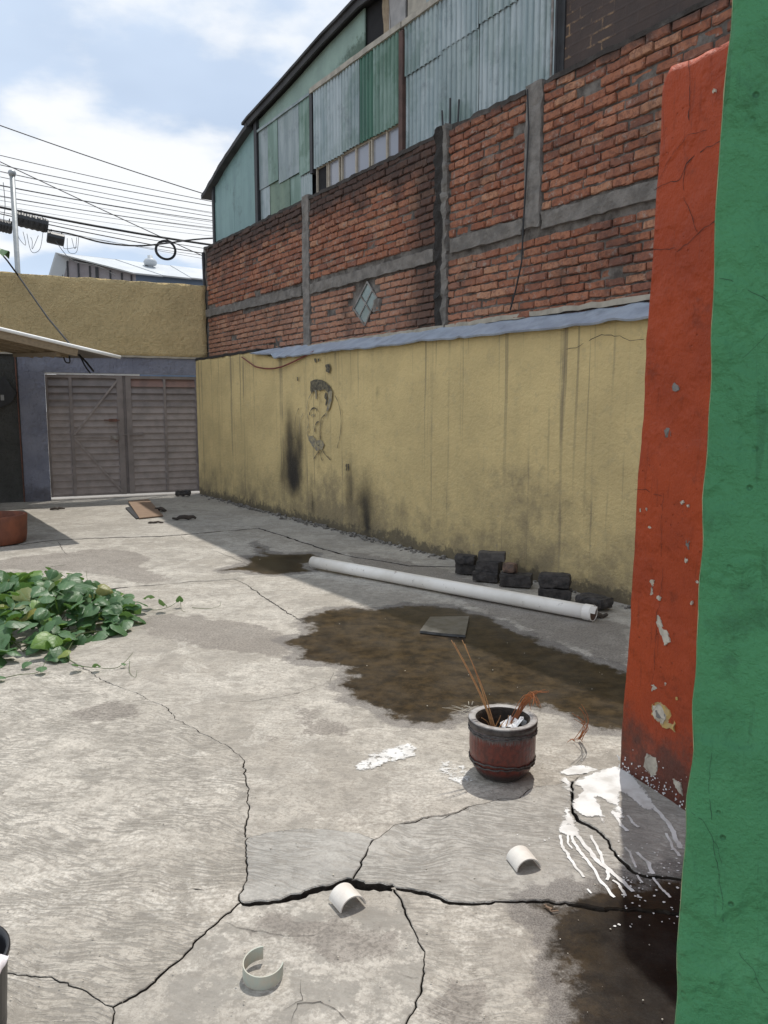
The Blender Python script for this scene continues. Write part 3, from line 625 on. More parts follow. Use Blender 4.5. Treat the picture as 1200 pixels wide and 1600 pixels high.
for pl_, z in (([(165, 185), (240, 160), (290, 125), (380, 140), (460, 150), (490, 175), (420, 195), (340, 215), (250, 220), (190, 215)], .0036), ([(165, 255), (215, 225), (255, 235), (270, 330), (255, 400), (225, 370), (205, 315)], .0045),
               ([(290, 262), (350, 235), (420, 210), (500, 185), (615, 148), (690, 172), (760, 245), (830, 320), (880, 400), (930, 470), (880, 520), (800, 470), (720, 400), (640, 360), (640, 450), (690, 560), (650, 590), (590, 560), (540, 420), (470, 400), (490, 470), (540, 560), (600, 690), (560, 680), (480, 560), (400, 560), (350, 545), (300, 520), (272, 480), (268, 420), (300, 380), (345, 350), (335, 320), (292, 300)], .0092),
               ([(232, 400), (262, 400), (262, 490), (295, 600), (330, 670), (310, 700), (180, 695), (165, 640), (200, 510)], .0055)):
    V, Fc, ed = paint_poly(Z5(pl_), z); parts.append((V, Fc)); edges.append(ed)
for p_, wd, z in (([(185, 690), (190, 770), (240, 850), (300, 940), (365, 1018)], .012, .0055), ([(235, 690), (242, 750), (265, 795)], .008, .0055), ([(262, 690), (270, 730), (335, 820), (420, 930), (490, 1040), (600, 1175)], .013, .0055), ([(305, 680), (380, 780), (450, 870), (540, 950), (640, 1030), (745, 1130)], .018, .0055), ([(415, 690), (470, 800), (540, 960), (545, 1040)], .012, .0055),
                  ([(585, 1040), (640, 1080), (685, 1165)], .010, .0055), ([(680, 790), (725, 850), (765, 950)], .009, .0092), ([(770, 830), (850, 900), (900, 1000)], .014, .0092), ([(900, 1020), (975, 1110), (1040, 1175)], .010, .0055), ([(880, 450), (985, 560), (1050, 650), (1085, 740), (1115, 800)], .022, .0092), ([(1000, 680), (1060, 790), (1105, 860)], .012, .0092), ([(620, 560), (650, 610), (700, 665)], .014, .0092), ([(700, 540), (740, 590), (785, 635)], .012, .0092), ([(770, 1000), (830, 1060)], .008, .0055), ([(380, 1110), (430, 1145)], .007, .0055)):
    v = drip(p_, wd, z); parts.append(v); edges.append(np.ones(len(v[0])) * .8)
rs = random.Random(4)
for _ in range(110):
    x, y = rs.uniform(600, 1150), rs.uniform(700, 1400)
    if rs.random() < .35: x, y = rs.uniform(-200, 600), rs.uniform(100, 900)
    q = np.append(G(*Z5([(x, y)])[0])[:2], .0); q[2] = .0098 if y < 1000 and x > 550 else .0055
    if x > 500 and y > 1225: q[2] = .0028
    q[2] += .006 * mnoise.noise(Vector((q[0] * .8, q[1] * .8, 3.1))); r = rs.uniform(.0015, .0045)
    v = [q + np.array([r * math.cos(a) * rs.uniform(.6, 1.5), r * math.sin(a) * rs.uniform(.6, 1.6), 0]) for a in np.linspace(0, 2 * math.pi, 7)[:-1]]
    parts.append((v, [list(range(6))])); edges.append(np.ones(6))
ps = mk('paint_spill', join(*parts), M['spill'], pav, attrs=dict(edge=np.concatenate(edges))); ps['label'] = 'white paint splashed and dripped over the paving'
V, Fc, ed = paint_poly([(553, 1196), (572, 1186), (580, 1178), (612, 1170), (640, 1160), (655, 1170), (652, 1182), (625, 1190), (598, 1196), (588, 1202), (570, 1205), (556, 1203)], .004)
mk('paint_patch', (V, Fc), M['spill'], pav, attrs=dict(edge=ed * .40))
V, Fc, ed = paint_poly([(670, 1200), (700, 1185), (735, 1200), (740, 1225), (720, 1235), (690, 1215)], .004, .012)
mk('paint_patch', (V, Fc), M['spill'], pav, attrs=dict(edge=ed * .30 - .12))

# ================================================================== YELLOW BOUNDARY WALL (right)
yw = thing('boundary_wall', W(5, -.1, 0), 'yellow plastered boundary wall stained with soot, below the red brick', 'wall')
S1 = 16.0
def ytop(s): return 2.43 if s < 2.7 else (2.31 - .010 * max(0, s - 4.8) if s > 3.3 else 2.43 - .2 * (s - 2.7))
ns, nz = 320, 50; V, Fc = [], []
for i in range(ns + 1):
    s = S1 * i / ns
    for k in range(nz + 1):
        z = -.04 + (ytop(s) + .04) * k / nz
        nv = mnoise.noise(Vector((s * 1.3, z * 1.3, 5))) * .012 + mnoise.noise(Vector((s * 7, z * 7, 1))) * .004
        V.append(W(s, nv, z))
for i in range(ns):
    for k in range(nz):
        a = i * (nz + 1) + k; Fc.append([a, a + 1, a + nz + 2, a + nz + 1])
V = np.array(V); n0 = len(V); tp = [i * (nz + 1) + nz for i in range(ns + 1)]; bk = []
for i in range(ns + 1): s = S1 * i / ns; bk.append(W(s, -.18, ytop(s)))
for i in range(ns): Fc.append([tp[i], n0 + i, n0 + i + 1, tp[i + 1]])
V = np.vstack([V, bk]); ss = (V - PA) @ WD; zz = V[:, 2]
def gauss(px, py, rs_, rz_, k=1.0):
    s0, z0 = WP(px, py); return k * np.exp(-((ss - s0) / rs_) ** 2 - ((zz - z0) / rz_) ** 2)
soot = gauss(456, 722, .36, .42, .85) + gauss(460, 755, .26, .25, .65) + gauss(455, 660, .30, .45, .28) + gauss(572, 770, .45, .5, .42) + gauss(470, 690, .13, .35, .5) + gauss(452, 665, .15, .4, .35) + gauss(440, 745, .12, .2, .4) + gauss(545, 760, .12, .42, .55) + gauss(570, 790, .18, .3, .50) + gauss(574, 820, .09, .16, .55) + gauss(489, 790, .07, .18, .7) + gauss(488, 750, .05, .3, .3) + gauss(590, 612, .05, .10, .6)
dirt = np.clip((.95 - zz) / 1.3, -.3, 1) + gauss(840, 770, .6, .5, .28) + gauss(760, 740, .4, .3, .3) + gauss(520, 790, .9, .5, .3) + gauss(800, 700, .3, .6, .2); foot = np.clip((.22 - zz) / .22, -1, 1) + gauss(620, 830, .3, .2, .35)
face = mk('plaster_face', (V, Fc), M['yellow'], yw, smooth=True, attrs=dict(soot=soot, dirt=dirt, foot=foot))
mk('wall_core', wbox(0.0, S1, -.18, -.02, -.1, 2.1), M['mortar'], yw)
# flashing on top
V, Fc = [], []; nn_ = 150; s0, s1 = 2.62, 15.5
for i in range(nn_ + 1):
    s = s0 + (s1 - s0) * i / nn_; e = .0 if i > 6 else (6 - i) / 6
    wv = .020 * mnoise.noise(Vector((s * 1.6, 0, 2))) + .012 * mnoise.noise(Vector((s * 5, 0, 9))); seam = .012 * ((s * .52) % 1 < .08)
    zb = ytop(max(s, 3.4)) - .02; zt_ = 2.46 - .012 * (s - 2.6) + .01
    if s < 3.4: zb = 2.41 - .08 * (s - 2.6)
    for t in (0, .5, 1):
        sh = .45 * e * t
        V.append(W(s + sh, .075 + wv * .8 - t * (.29 + wv * .5), zb + wv + seam + (zt_ - zb) * t + (.012 * mnoise.noise(Vector((s * 2.3, t * 3, 4))) if t == .5 else 0)))
    V.append(W(s, .065 + wv * .8, zb + wv + seam - .016))
for i in range(nn_):
    for t in range(2): a = i * 4 + t; Fc.append([a, a + 4, a + 5, a + 1])
    a = i * 4; Fc.append([a + 3, a + 7, a + 4, a])
cp = mk('flashing', (V, Fc), M['cap'], yw); cp['label'] = 'blue grey sheet metal flashing along the wall top'
mk('cement_fillet', wbox(3.0, 15.5, -.215, -.195, 2.40, 2.445, nx=160, ny=1, nz=1, amp=.014, freq=9), M['fillet'], yw)
mk('tar_strip', wbox(.02, 2.75, -.20, .012, 2.425, 2.465, nx=30, amp=.012, freq=6), M['tarstrip'], yw)
# painted head and ring of lines on the plaster
def mz(l): return [WQ(440 + x / 8.89, 560 + y / 8.89, .021) for x, y in l]
def stroke(l, wd, mat='ink', nm='painted_line'):
    J = smooth_path(mz(l), 5); mk(nm, ribbon(J, [wd * .72 * (.45 + .8 * abs(math.sin(1.3 + i * .37))) for i in range(len(J))], WN), M[mat], yw)
def mpatch(l, mat, nm='painted_patch', amp=.006): mk(nm, plate(jag(mz(l), .02, amp, 30, 2, True), WN, .003), M[mat], yw)
mpatch([(395, 380), (405, 315), (480, 288), (560, 300), (620, 340), (665, 390), (690, 450), (640, 470), (600, 432), (520, 450), (465, 430), (440, 460), (412, 492), (400, 440)], 'ink', 'painted_hair')
mpatch([(665, 395), (702, 470), (696, 570), (672, 680), (650, 722), (612, 740), (640, 640), (650, 560), (640, 480)], 'ink_grey', 'painted_hair')
mpatch([(600, 480), (622, 470), (640, 600), (615, 665), (606, 640), (620, 580), (592, 545)], 'ink', 'painted_hair')
mpatch([(455, 440), (478, 440), (490, 560), (476, 570)], 'ink_grey'); mpatch([(370, 1080), (425, 1075), (480, 1140), (550, 1130), (590, 1200), (560, 1270), (485, 1285), (420, 1210), (375, 1140)], 'ink_grey', 'painted_beard')
mpatch([(490, 1140), (545, 1130), (550, 1180), (510, 1220), (485, 1180)], 'ink', 'painted_beard')
for l, wd, mt in (([(410, 490), (370, 570), (350, 680), (355, 780), (370, 850), (370, 920), (350, 1000), (365, 1080), (400, 1150), (450, 1235), (490, 1275)], .018, 'ink_grey'), ([(388, 785), (400, 730), (440, 690), (482, 700), (492, 735)], .026, 'ink'), ([(412, 800), (432, 780), (455, 792), (440, 815)], .022, 'ink_grey'), ([(460, 1020), (465, 940), (490, 888), (520, 880)], .026, 'ink'), ([(540, 1125), (540, 1000), (546, 880), (562, 820), (605, 780)], .018, 'ink'), ([(605, 780), (630, 740), (620, 830)], .014, 'ink_grey'),
                  ([(520, 1290), (480, 1340), (445, 1400)], .020, 'ink'), ([(550, 1290), (545, 1360), (565, 1420)], .018, 'ink'), ([(570, 1280), (610, 1340), (680, 1412)], .018, 'ink'), ([(740, 515), (790, 620), (818, 760), (825, 900), (810, 1080), (770, 1245)], .014, 'ink'), ([(240, 690), (202, 780), (190, 900), (190, 1060), (208, 1125)], .013, 'ink'), ([(300, 760), (258, 860), (250, 950), (250, 1050)], .012, 'ink_grey'), ([(370, 940), (385, 980), (372, 1030)], .012, 'ink_grey')): stroke(l, wd, mt)
mpatch([(608, 85), (660, 75), (675, 140), (655, 205), (615, 180)], 'ink', 'plaster_hole'); mpatch([(212, 262), (228, 255), (225, 315), (214, 310)], 'ink', 'plaster_hole'); mpatch([(890, 1470), (905, 1460), (905, 1560), (890, 1550)], 'ink', 'plaster_hole'); mpatch([(918, 1465), (932, 1460), (935, 1555), (920, 1560)], 'ink', 'plaster_hole'); mpatch([(450, 0), (475, 0), (480, 60), (460, 55)], 'ink', 'plaster_hole', .004); mpatch([(500, 0), (525, 0), (515, 50), (505, 45)], 'ink', 'plaster_hole', .004)
stroke([(520, 460), (525, 700), (522, 1100), (500, 1600)], .014, 'ink_brown', 'rust_streak')
def wcrack(l, wd, mat='crack', off=.022): J = jag([WQ(x, y, off) for x, y in l], .03, .012, 12, 1); mk('plaster_crack', ribbon(J, [wd * (.4 + abs(mnoise.noise(Vector((i * .4, 1, 0))))) for i in range(len(J))], WN), M[mat], yw)
wcrack([(920, 533), (940, 523), (970, 526), (985, 532), (1006, 530)], .008); wcrack([(885, 546), (900, 543), (912, 536)], .006)

# ================================================================== BRICK BUILDING
bd = thing('brick_building', W(5, -3, 0), 'red brick building with concrete columns and sheet metal gable above the yellow wall', 'building')
BO = -.22
mort = mk('brick_wall', wbox(.02, 14.5, -.45, BO - .022, -.1, 4.40, nx=200, ny=1, nz=60, amp=.014, freq=9), M['mortar'], bd)
def brick_mesh(seed):
    r = random.Random(seed); L, D, H = .238, .05, .070; nx = 5; V = []; Fc = []
    # front outline ring (rounded), front inner ring, back ring
    def ring(ins, y, jit):
        pts = []
        for i in range(nx): pts.append((-L / 2 + ins + (L - 2 * ins) * i / (nx - 1), -H / 2 + ins))
        for i in range(nx): pts.append((L / 2 - ins - (L - 2 * ins) * i / (nx - 1), H / 2 - ins))
        return [(x + r.uniform(-jit, jit), y + r.uniform(-jit, jit) * .8, z + r.uniform(-jit, jit)) for x, z in pts]
    a, b, c = ring(.009, .0, .006), ring(.0, -.012, .0065), ring(0, -.05, .0); n = len(a); V = a + b + c
    for i in range(nx - 1): Fc.append([i, i + 1, n - 2 - i, n - 1 - i][::1])
    for k in (0, 1):
        for i in range(n): j = (i + 1) % n; Fc.append([k * n + j, k * n + i, (k + 1) * n + i, (k + 1) * n + j])
    # orient: local x = along wall, y = out, z up (right handed check done by caller)
    return np.array(V), Fc
BM = []
for i in range(7):
    v, f = brick_mesh(100 + i); v = v.copy(); v[:, 0] *= -1           # x flips so that (WD, WN, Z) frame keeps the faces outward
    me = bpy.data.meshes.new('brick'); me.from_pydata(v.tolist(), [], [q for q in f]); me.update(); me.materials.append(M['brick']); BM.append((v, f, me))
RW = np.column_stack([WD, WN, ZV])
hand = np.linalg.det(RW)
# (x, y, z) -> -x*(-WD)...: the object frame must be a rotation, so x runs against the wall direction when needed
RX = np.column_stack([-WD, WN, ZV]) if hand < 0 else RW
RXM = Matrix(RX.tolist()).to_4x4()
SX = -1 if hand < 0 else 1
DMC = WP(570, 472, BO); bricks = []
rb = random.Random(3)
def in_diamond(s, z): return abs(s - DMC[0]) / .40 + abs(z - DMC[1]) / .37 < 1.0
def zones(z):
    up = z > 3.22; iv = [(.10, 3.87), (4.08, 6.98), (7.21, 8.36 if up else 14.4)]
    if up: iv.append((8.58, 14.4))
    return iv
def bandz(s): return (3.335 - .018 * s - .13, 3.335 - .018 * s) if s < 4 else ((3.13, 3.265) if s < 7.1 else (3.165, 3.305))
rows = [2.36 + .0785 * k for k in range(11)] + [3.365 + .0835 * k for k in range(13)]
for ri, z in enumerate(rows):
    pitch = .238 if z > 3.25 else .228; hh = .96 if z > 3.25 else .90
    for (a, b) in zones(z):
        x = a - (pitch * .5 if ri % 2 else 0) + rb.uniform(-.03, .03)
        while x < b:
            L = pitch * rb.uniform(.9, 1.08); l0, l1 = max(x, a), min(x + L - .014, b); x += L
            if l1 - l0 < .05: continue
            sm = (l0 + l1) / 2; zz_ = z + .012 * mnoise.noise(Vector((sm * .9, z * 2, 0))); blo, bhi = bandz(sm)
            if blo - .035 < zz_ < bhi + .035: continue
            if in_diamond(sm, zz_): continue
            if rb.random() < .004: continue
            bricks.append((sm, zz_, (l1 - l0) / .238, hh * rb.uniform(.93, 1.06), BO + rb.gauss(0, .008), rb.gauss(0, .022), rb.randrange(7)))
def score(bk_): # apparent size; behind the orange wall counts last
    s, z = bk_[0], bk_[1]; return s if s < 10.5 else -s
order = sorted(range(len(bricks)), key=lambda i: -score(bricks[i])); single = set(order[:300])
SV, SF, SR, n0 = [], [], [], 0
mwl = WLOC[mort.name]
for i, (s, z, sx, sz, off, tw, vi) in enumerate(bricks):
    v, f, me = BM[vi]; p = W(s, off, z)
    if i in single:
        o = bpy.data.objects.new('brick', me); col.objects.link(o); o.parent = mort
        mt = Matrix.Translation(Vector(p - mwl)) @ RXM @ Matrix.Rotation(tw * SX, 4, 'Y') @ Matrix.Diagonal((sx, 1, sz, 1)); o.matrix_local = mt
    else:
        q = v.copy(); q[:, 0] *= sx; q[:, 2] *= sz; c_, s_ = math.cos(tw * SX), math.sin(tw * SX)
        q = np.column_stack([q[:, 0] * c_ + q[:, 2] * s_, q[:, 1], -q[:, 0] * s_ + q[:, 2] * c_]); SV.append(q @ RX.T + p); SF += [[j + n0 for j in t] for t in f]; SR.append(np.full(len(q), rb.random())); n0 += len(q)
o = mk('brickwork', (np.vstack(SV), SF), M['brick'], mort, attrs=dict(rnd=np.concatenate(SR))); o['kind'] = 'stuff'
# concrete columns and bands
mk('column', wbox(3.88, 4.07, -.4, BO + .014, 2.3, 4.46, nx=5, ny=2, nz=40, amp=.018, freq=11), M['col_light'], bd)
mk('column', wbox(6.99, 7.20, -.4, BO + .024, 2.3, 4.47, nx=6, ny=2, nz=60, amp=.036, freq=12, seed=3), M['col_dark'], bd)['label'] = 'black soot-streaked concrete column'
mk('column', wbox(8.37, 8.57, -.4, BO + .018, 3.20, 4.45, nx=5, ny=2, nz=26, amp=.020, freq=10, seed=5), M['col_light'], bd)
for a, b, sd in ((.04, 3.85, 1), (4.10, 6.95, 2), (7.26, 8.35, 3), (8.60, 14.4, 4)):
    lo0, hi0 = bandz(a + .01); lo1, hi1 = bandz(b - .01); ez = (lo1 + hi1 - lo0 - hi0) / 2
    v, f = boxm(W(a, -.4, lo0), WD * (b - a) + ZV * ez, WN * (BO + .018 + .4), ZV * (hi0 - lo0), nx=max(4, int((b - a) / .07)), ny=2, nz=4, amp=.016, freq=10, seed=sd)
    mk('concrete_band', (v, f), M['band'], bd)
mk('top_course', wbox(.02, 6.95, -.42, BO + .004, 4.385, 4.425, nx=80, ny=2, nz=1, amp=.018, freq=9), M['mortar'], bd)
mk('top_course', wbox(7.26, 8.35, -.42, BO + .004, 4.385, 4.44, nx=16, ny=2, nz=1, amp=.02, freq=9), M['mortar'], bd); mk('top_course', wbox(8.6, 14.4, -.42, BO + .006, 4.40, 4.44, nx=50, ny=2, nz=1, amp=.018, freq=9), M['mortar'], bd)
# diamond window
dw = thing('diamond_window', (0, 0, 0)); dw.parent = bd; dw.location = (0, 0, 0); WLOC[dw.name] = WLOC[bd.name]
DP = [WP(574, 441, BO), WP(589, 466, BO), WP(570, 508, BO), WP(553, 482, BO)]
cx_, cz_ = (sum(p[0] for p in DP) / 4, sum(p[1] for p in DP) / 4)
def dwp(k, off): return [W(cx_ + (p[0] - cx_) * k, off, cz_ + (p[1] - cz_) * k) for p in DP]
mk('pane', plate(dwp(1.0, BO - .008), WN, .004), M['glass2'], dw)
for i in range(4):
    a, b = dwp(1.02, BO - .004)[i], dwp(1.02, BO - .004)[(i + 1) % 4]; mk('frame', bar(a, b, .022, .02, WN), M['steel'], dw)
ms = [dwp(1.0, BO - .003)[i] * .5 + dwp(1.0, BO - .003)[(i + 1) % 4] * .5 for i in range(4)]
mk('glazing_bar', bar(ms[0], ms[2], .016, .014, WN), M['steel'], dw); mk('glazing_bar', bar(ms[1], ms[3], .016, .016, WN), M['steel'], dw)
mk('mortar_patch', wbox(cx_ + .2, cx_ + .34, BO - .03, BO + .012, cz_ - .12, cz_ + .02, nx=6, ny=2, nz=6, amp=.03, freq=12), M['band'], bd)

# sheet metal gable
GO = -.42
ROOF = [(-.27, 5.44), (.7, 5.78), (1.76, 6.06), (3.07, 6.21), (4.26, 6.37), (5.2, 6.46), (6.2, 6.42), (7.6, 6.34), (9.5, 6.22), (14.6, 6.10)]
def rz(s):
    s = max(s, ROOF[0][0])
    for (a, za), (b, zb) in zip(ROOF, ROOF[1:]):
        if a <= s <= b: return za + (zb - za) * (s - a) / (b - a)
    return ROOF[-1][1]
mk('gable_backing', plate([W(.05, GO - .06, 4.3), W(14.4, GO - .06, 4.3)] + [W(s, GO - .06, rz(s) - .06) for s in np.linspace(14.4, .05, 40)], WN, .10), M['dark'], bd)
def corr(s0, s1, zb, zt, mat, nm='corrugated_sheet', off=GO, pitch=.082, amp=.017, tilt=0.0, zb1=None, zt1=None):
    n = max(2, int((s1 - s0) / pitch * 10)); V, Fc = [], []; zb1 = zb if zb1 is None else zb1; zt1 = zt if zt1 is None else zt1
    for i in range(n + 1):
        t = i / n; s = s0 + (s1 - s0) * t; fr = (s / pitch) % 1.0; o_ = off + amp * (.55 - 1.9 * math.exp(-((fr - .5) / .13) ** 2) + .25 * math.sin(2 * math.pi * fr * 2)) + .008 * mnoise.noise(Vector((s * 2, zb, 1)))
        b_, t_ = zb + (zb1 - zb) * t, zt + (zt1 - zt) * t
        for k in range(4): V.append(W(s, o_ + tilt * (1 - k / 3) + .004 * mnoise.noise(Vector((s * 3, k, 2))), b_ + (t_ - b_) * k / 3))
    for i in range(n):
        for k in range(3): a = i * 4 + k; Fc.append([a, a + 1, a + 5, a + 4])
    return mk(nm, (V, Fc), M[mat], bd, smooth=True)
def flat(s0, s1, zb, zt, mat, off=GO, th=.012, nm='sheet_panel', zt1=None, zb1=None):
    return mk(nm, plate([W(s0, off, zb), W(s1, off, zb if zb1 is None else zb1), W(s1, off, zt if zt1 is None else zt1), W(s0, off, zt)], WN, th), M[mat], bd)
# teal sheets at the far end
flat(.10, .98, 4.40, 5.20, 'teal', GO + .012); flat(.985, 1.93, 4.40, 5.32, 'teal', GO + .012); flat(.10, .80, 5.17, 5.65, 'teal', GO + .002, zt1=rz(.8) - .10); flat(.805, 1.93, 5.20, rz(.8) - .10, 'teal', GO + .002, zt1=rz(1.93) - .07)
mk('post', wbox(1.93, 2.03, GO - .02, GO + .05, 4.40, 6.08), M['dark'], bd)
mk('corner_post', wbox(.02, .10, GO - .06, GO + .04, 4.40, 5.55), M['dark'], bd)
# five flat sheets, two rows
e5 = [2.05 + i * (3.80 - 2.05) / 5 for i in range(6)]; tops = ['greysheet', 'mossy', 'greysheet', 'greysheet', 'mossy']; bots = ['galv2', 'oldgreen', 'oldgreen', 'mossy', 'mossy']
for i in range(5):
    zs = 4.98 - .03 * i + (.03 if i % 2 else 0)
    flat(e5[i] + .004, e5[i + 1] - .004, 4.40, zs + .05, bots[i], GO + (.0 if i % 2 else .006), .006) if i < 4 else corr(e5[i], e5[i + 1], 4.42, zs + .03, 'galv', off=GO, pitch=.07, amp=.006)
    flat(e5[i] + .004, e5[i + 1] - .002, zs, 5.86, tops[i], GO + .02 + (.006 if i % 2 else 0), .006) if i < 4 else corr(e5[i], e5[i + 1], zs, 5.86, 'mossy', off=GO + .025, pitch=.11, amp=.004)
mk('post', wbox(3.82, 3.90, GO - .02, GO + .05, 4.80, 5.90), M['dark'], bd)
# gable field above the beam
gz = 5.86
def gfield(a, b, mat, off=GO, lo=gz): mk('gable_panel', plate([W(a, off, lo), W(b, off, lo)] + [W(s, off, rz(s) - .05) for s in np.linspace(b, a, 14)], WN, .02), M[mat], bd)
gfield(1.98, 3.58, 'gable'); gfield(3.585, 5.22, 'gable', GO + .004); gfield(5.76, 6.10, 'greyblock'); gfield(6.14, 6.5, 'beam', GO - .004); gfield(6.5, 8.6, 'greysheet', GO - .002)
mk('dark_opening', plate([W(5.22, GO - .03, gz), W(5.66, GO - .03, gz)] + [W(s, GO - .03, rz(s) - .05) for s in np.linspace(5.66, 5.22, 5)], WN, .01), M['black'], bd)
V, Fc = [], []
for i in range(9):
    s = 5.62 + .16 * i / 8
    for k in range(6): z = gz + (rz(5.7) - .08 - gz) * k / 5; V.append(W(s + .02 * math.sin(k * 1.2), GO - .01 + .018 * math.sin(i * 1.7), z))
for i in range(8):
    for k in range(5): a = i * 6 + k; Fc.append([a, a + 1, a + 7, a + 6])
mk('curtain', (V, Fc), M['curtain'], bd, smooth=True)
mk('beam', wbox(3.86, 6.10, GO - .02, GO + .07, 5.84, 5.905, nx=12, amp=.006), M['beam'], bd); mk('beam', wbox(6.12, 8.6, GO - .02, GO + .07, 5.835, 5.90, nx=12, amp=.006), M['beam'], bd); mk('beam', wbox(2.04, 3.84, GO - .02, GO + .045, 5.845, 5.88, nx=12, amp=.004), M['greysheet'], bd)
# corrugated sheets over the windows
corr(3.93, 4.72, 4.84, 5.85, 'galv2', off=GO + .035); corr(4.70, 5.16, 4.85, 5.84, 'galv', off=GO + .042); corr(5.14, 5.52, 4.85, 5.84, 'darkgreen', off=GO + .034); corr(5.50, 6.07, 4.84, 5.84, 'mossy', off=GO + .042)
# strip window
sw = thing('strip_window', (0, 0, 0)); sw.parent = bd; sw.location = (0, 0, 0); WLOC[sw.name] = WLOC[bd.name]
px_e = [(497, 511), (515, 530), (536, 556), (558.5, 577), (583, 604), (607, 626)]
for i, (a, b) in enumerate(px_e):
    sa, sb = WP(a, 275 - i * 12, GO)[0], WP(b, 270 - i * 12, GO)[0]
    mk('pane', wbox(sa - .01, sb + .01, GO - .02, GO - .014, 4.42, 4.86), M['black' if i == 0 else 'glass'], sw)
    mk('frame', wbox(sa - .030, sa - .005, GO - .03, GO + .012, 4.41, 4.88), M['cream'], sw); mk('frame', wbox(sb + .004, sb + .022, GO - .03, GO + .011, 4.41, 4.88), M['cream'], sw)
mk('head_rail', wbox(3.92, 6.07, GO - .03, GO + .006, 4.835, 4.87), M['cream'], sw); mk('sill', wbox(3.92, 6.07, GO - .03, GO + .03, 4.41, 4.47), M['cream'], sw)
mk('post', wbox(6.075, 6.155, GO - .02, GO + .075, 4.42, 5.80), M['rust'], bd)
# big galvanised sheets to the right
e = [6.16, 6.83, 7.45, 8.05, 8.60]
for i in range(4):
    corr(e[i] - .02, e[i + 1] + .02, 4.36, 5.36 + .03 * i, ['galv2', 'galv', 'galv2', 'galv2'][i], off=GO + .02 + .006 * (i % 2)); corr(e[i] - .02, e[i + 1] + .02, 5.30 + .03 * i, 5.84, ['galv', 'galv2', 'galv', 'galv2'][i], off=GO + .036 + .004 * (i % 2))
mk('post', wbox(8.60, 8.70, GO - .02, GO + .09, 4.42, 6.2), M['dark'], bd)
for k, ds in enumerate((.0, .05)):
    mk('conduit', tube([W(8.58 + ds, GO + .12, 4.42), W(8.585 + ds, GO + .125, 5.2), W(8.575 + ds, GO + .12, 6.15)], .012, 6), M['dark' if k else 'steel'], bd)
mk('tarred_wall', wbox(8.70, 14.4, GO - .05, GO + .08, 4.42, 6.12, nx=30, nz=10, amp=.008, freq=4), M['tar'], bd)
mk('wall_batten', wbox(8.75, 14.4, GO + .08, GO + .11, 4.435, 4.475, nx=30, amp=.014, freq=6), M['dark'], bd)
for ds, h, lean in ((7.00, .22, -.03), (7.11, .30, .0), (7.24, .24, .02)): mk('rebar', tube([W(ds, BO - .08, 4.40), W(ds + lean, BO - .08, 4.46 + h)], .010, 6), M['dark'], bd)
# roof, deep enough to close the building
def roofsheet(prof, o0, o1, th, nm):
    V, Fc = [], []
    for s, z in prof: V += [W(s, o0, z), W(s, o1, z), W(s, o1, z - th), W(s, o0, z - th)]
    for i in range(len(prof) - 1):
        for k in range(4): a = i * 4; Fc.append([a + k, a + 4 + k, a + 4 + (k + 1) % 4, a + (k + 1) % 4])
    Fc += [[0, 1, 2, 3], [len(V) - 4, len(V) - 1, len(V) - 2, len(V) - 3]]; return mk(nm, (V, Fc), M['roof'], bd)
lowp = [(s, rz(s) - .03 + .018 * mnoise.noise(Vector((s * 6, 0, 0)))) for s in np.linspace(-.30, 1.82, 26)]
roofsheet(lowp, -.30, -9, .07, 'lower_roof')
hip = [(s, rz(s) + .05 + .010 * mnoise.noise(Vector((s * 2, 1, 0)))) for s in np.linspace(1.66, 14.6, 60)]
roofsheet(hip, -.28, -9, .035, 'main_roof'); mk('barge_board', plate([W(s, -.31, rz(s) + .012) for s in np.linspace(1.70, 14.5, 30)] + [W(s, -.31, rz(s) - .07) for s in np.linspace(14.5, 1.70, 30)], WN, .03), M['roof'], bd)
mk('side_wall', wbox(.0, .2, -9, -.46, -.1, 5.45), M['darkwall'], bd); mk('rear_wall', wbox(.2, 14.4, -9, -8.8, -.1, 6.0), M['darkwall'], bd); mk('side_wall', wbox(14.4, 14.6, -9, -.2, -.1, 6.05), M['darkwall'], bd)
mk('downpipe', tube([W(-.03, -.20, 2.5), W(-.02, -.22, 3.4), W(-.03, -.21, 4.35)], .028, 8), M['dark'], bd); mk('corner_render', wbox(-.10, .03, -.5, -.235, 2.4, 4.45, nx=3, nz=24, amp=.025, freq=8), M['band'], bd)
cb = mk('hanging_cable', tube([WQ(x, y, BO + .045) for x, y in ((824, 140), (826, 200), (822, 280), (818, 345), (815, 410), (806, 452), (797, 485))], .008, 6), M['cable']); tag(cb, 'thin black cable hanging down the brick beside the right column', 'cable')
rc = mk('red_cable', tube(smooth_path([WQ(x, y, .035) for x, y in ((378, 558), (392, 568), (400, 573), (420, 576), (440, 573), (465, 562), (490, 549))], 5), .011, 6), M['redcable'], smooth=True); tag(rc, 'dull red cable drooping along the top of the yellow wall', 'cable')
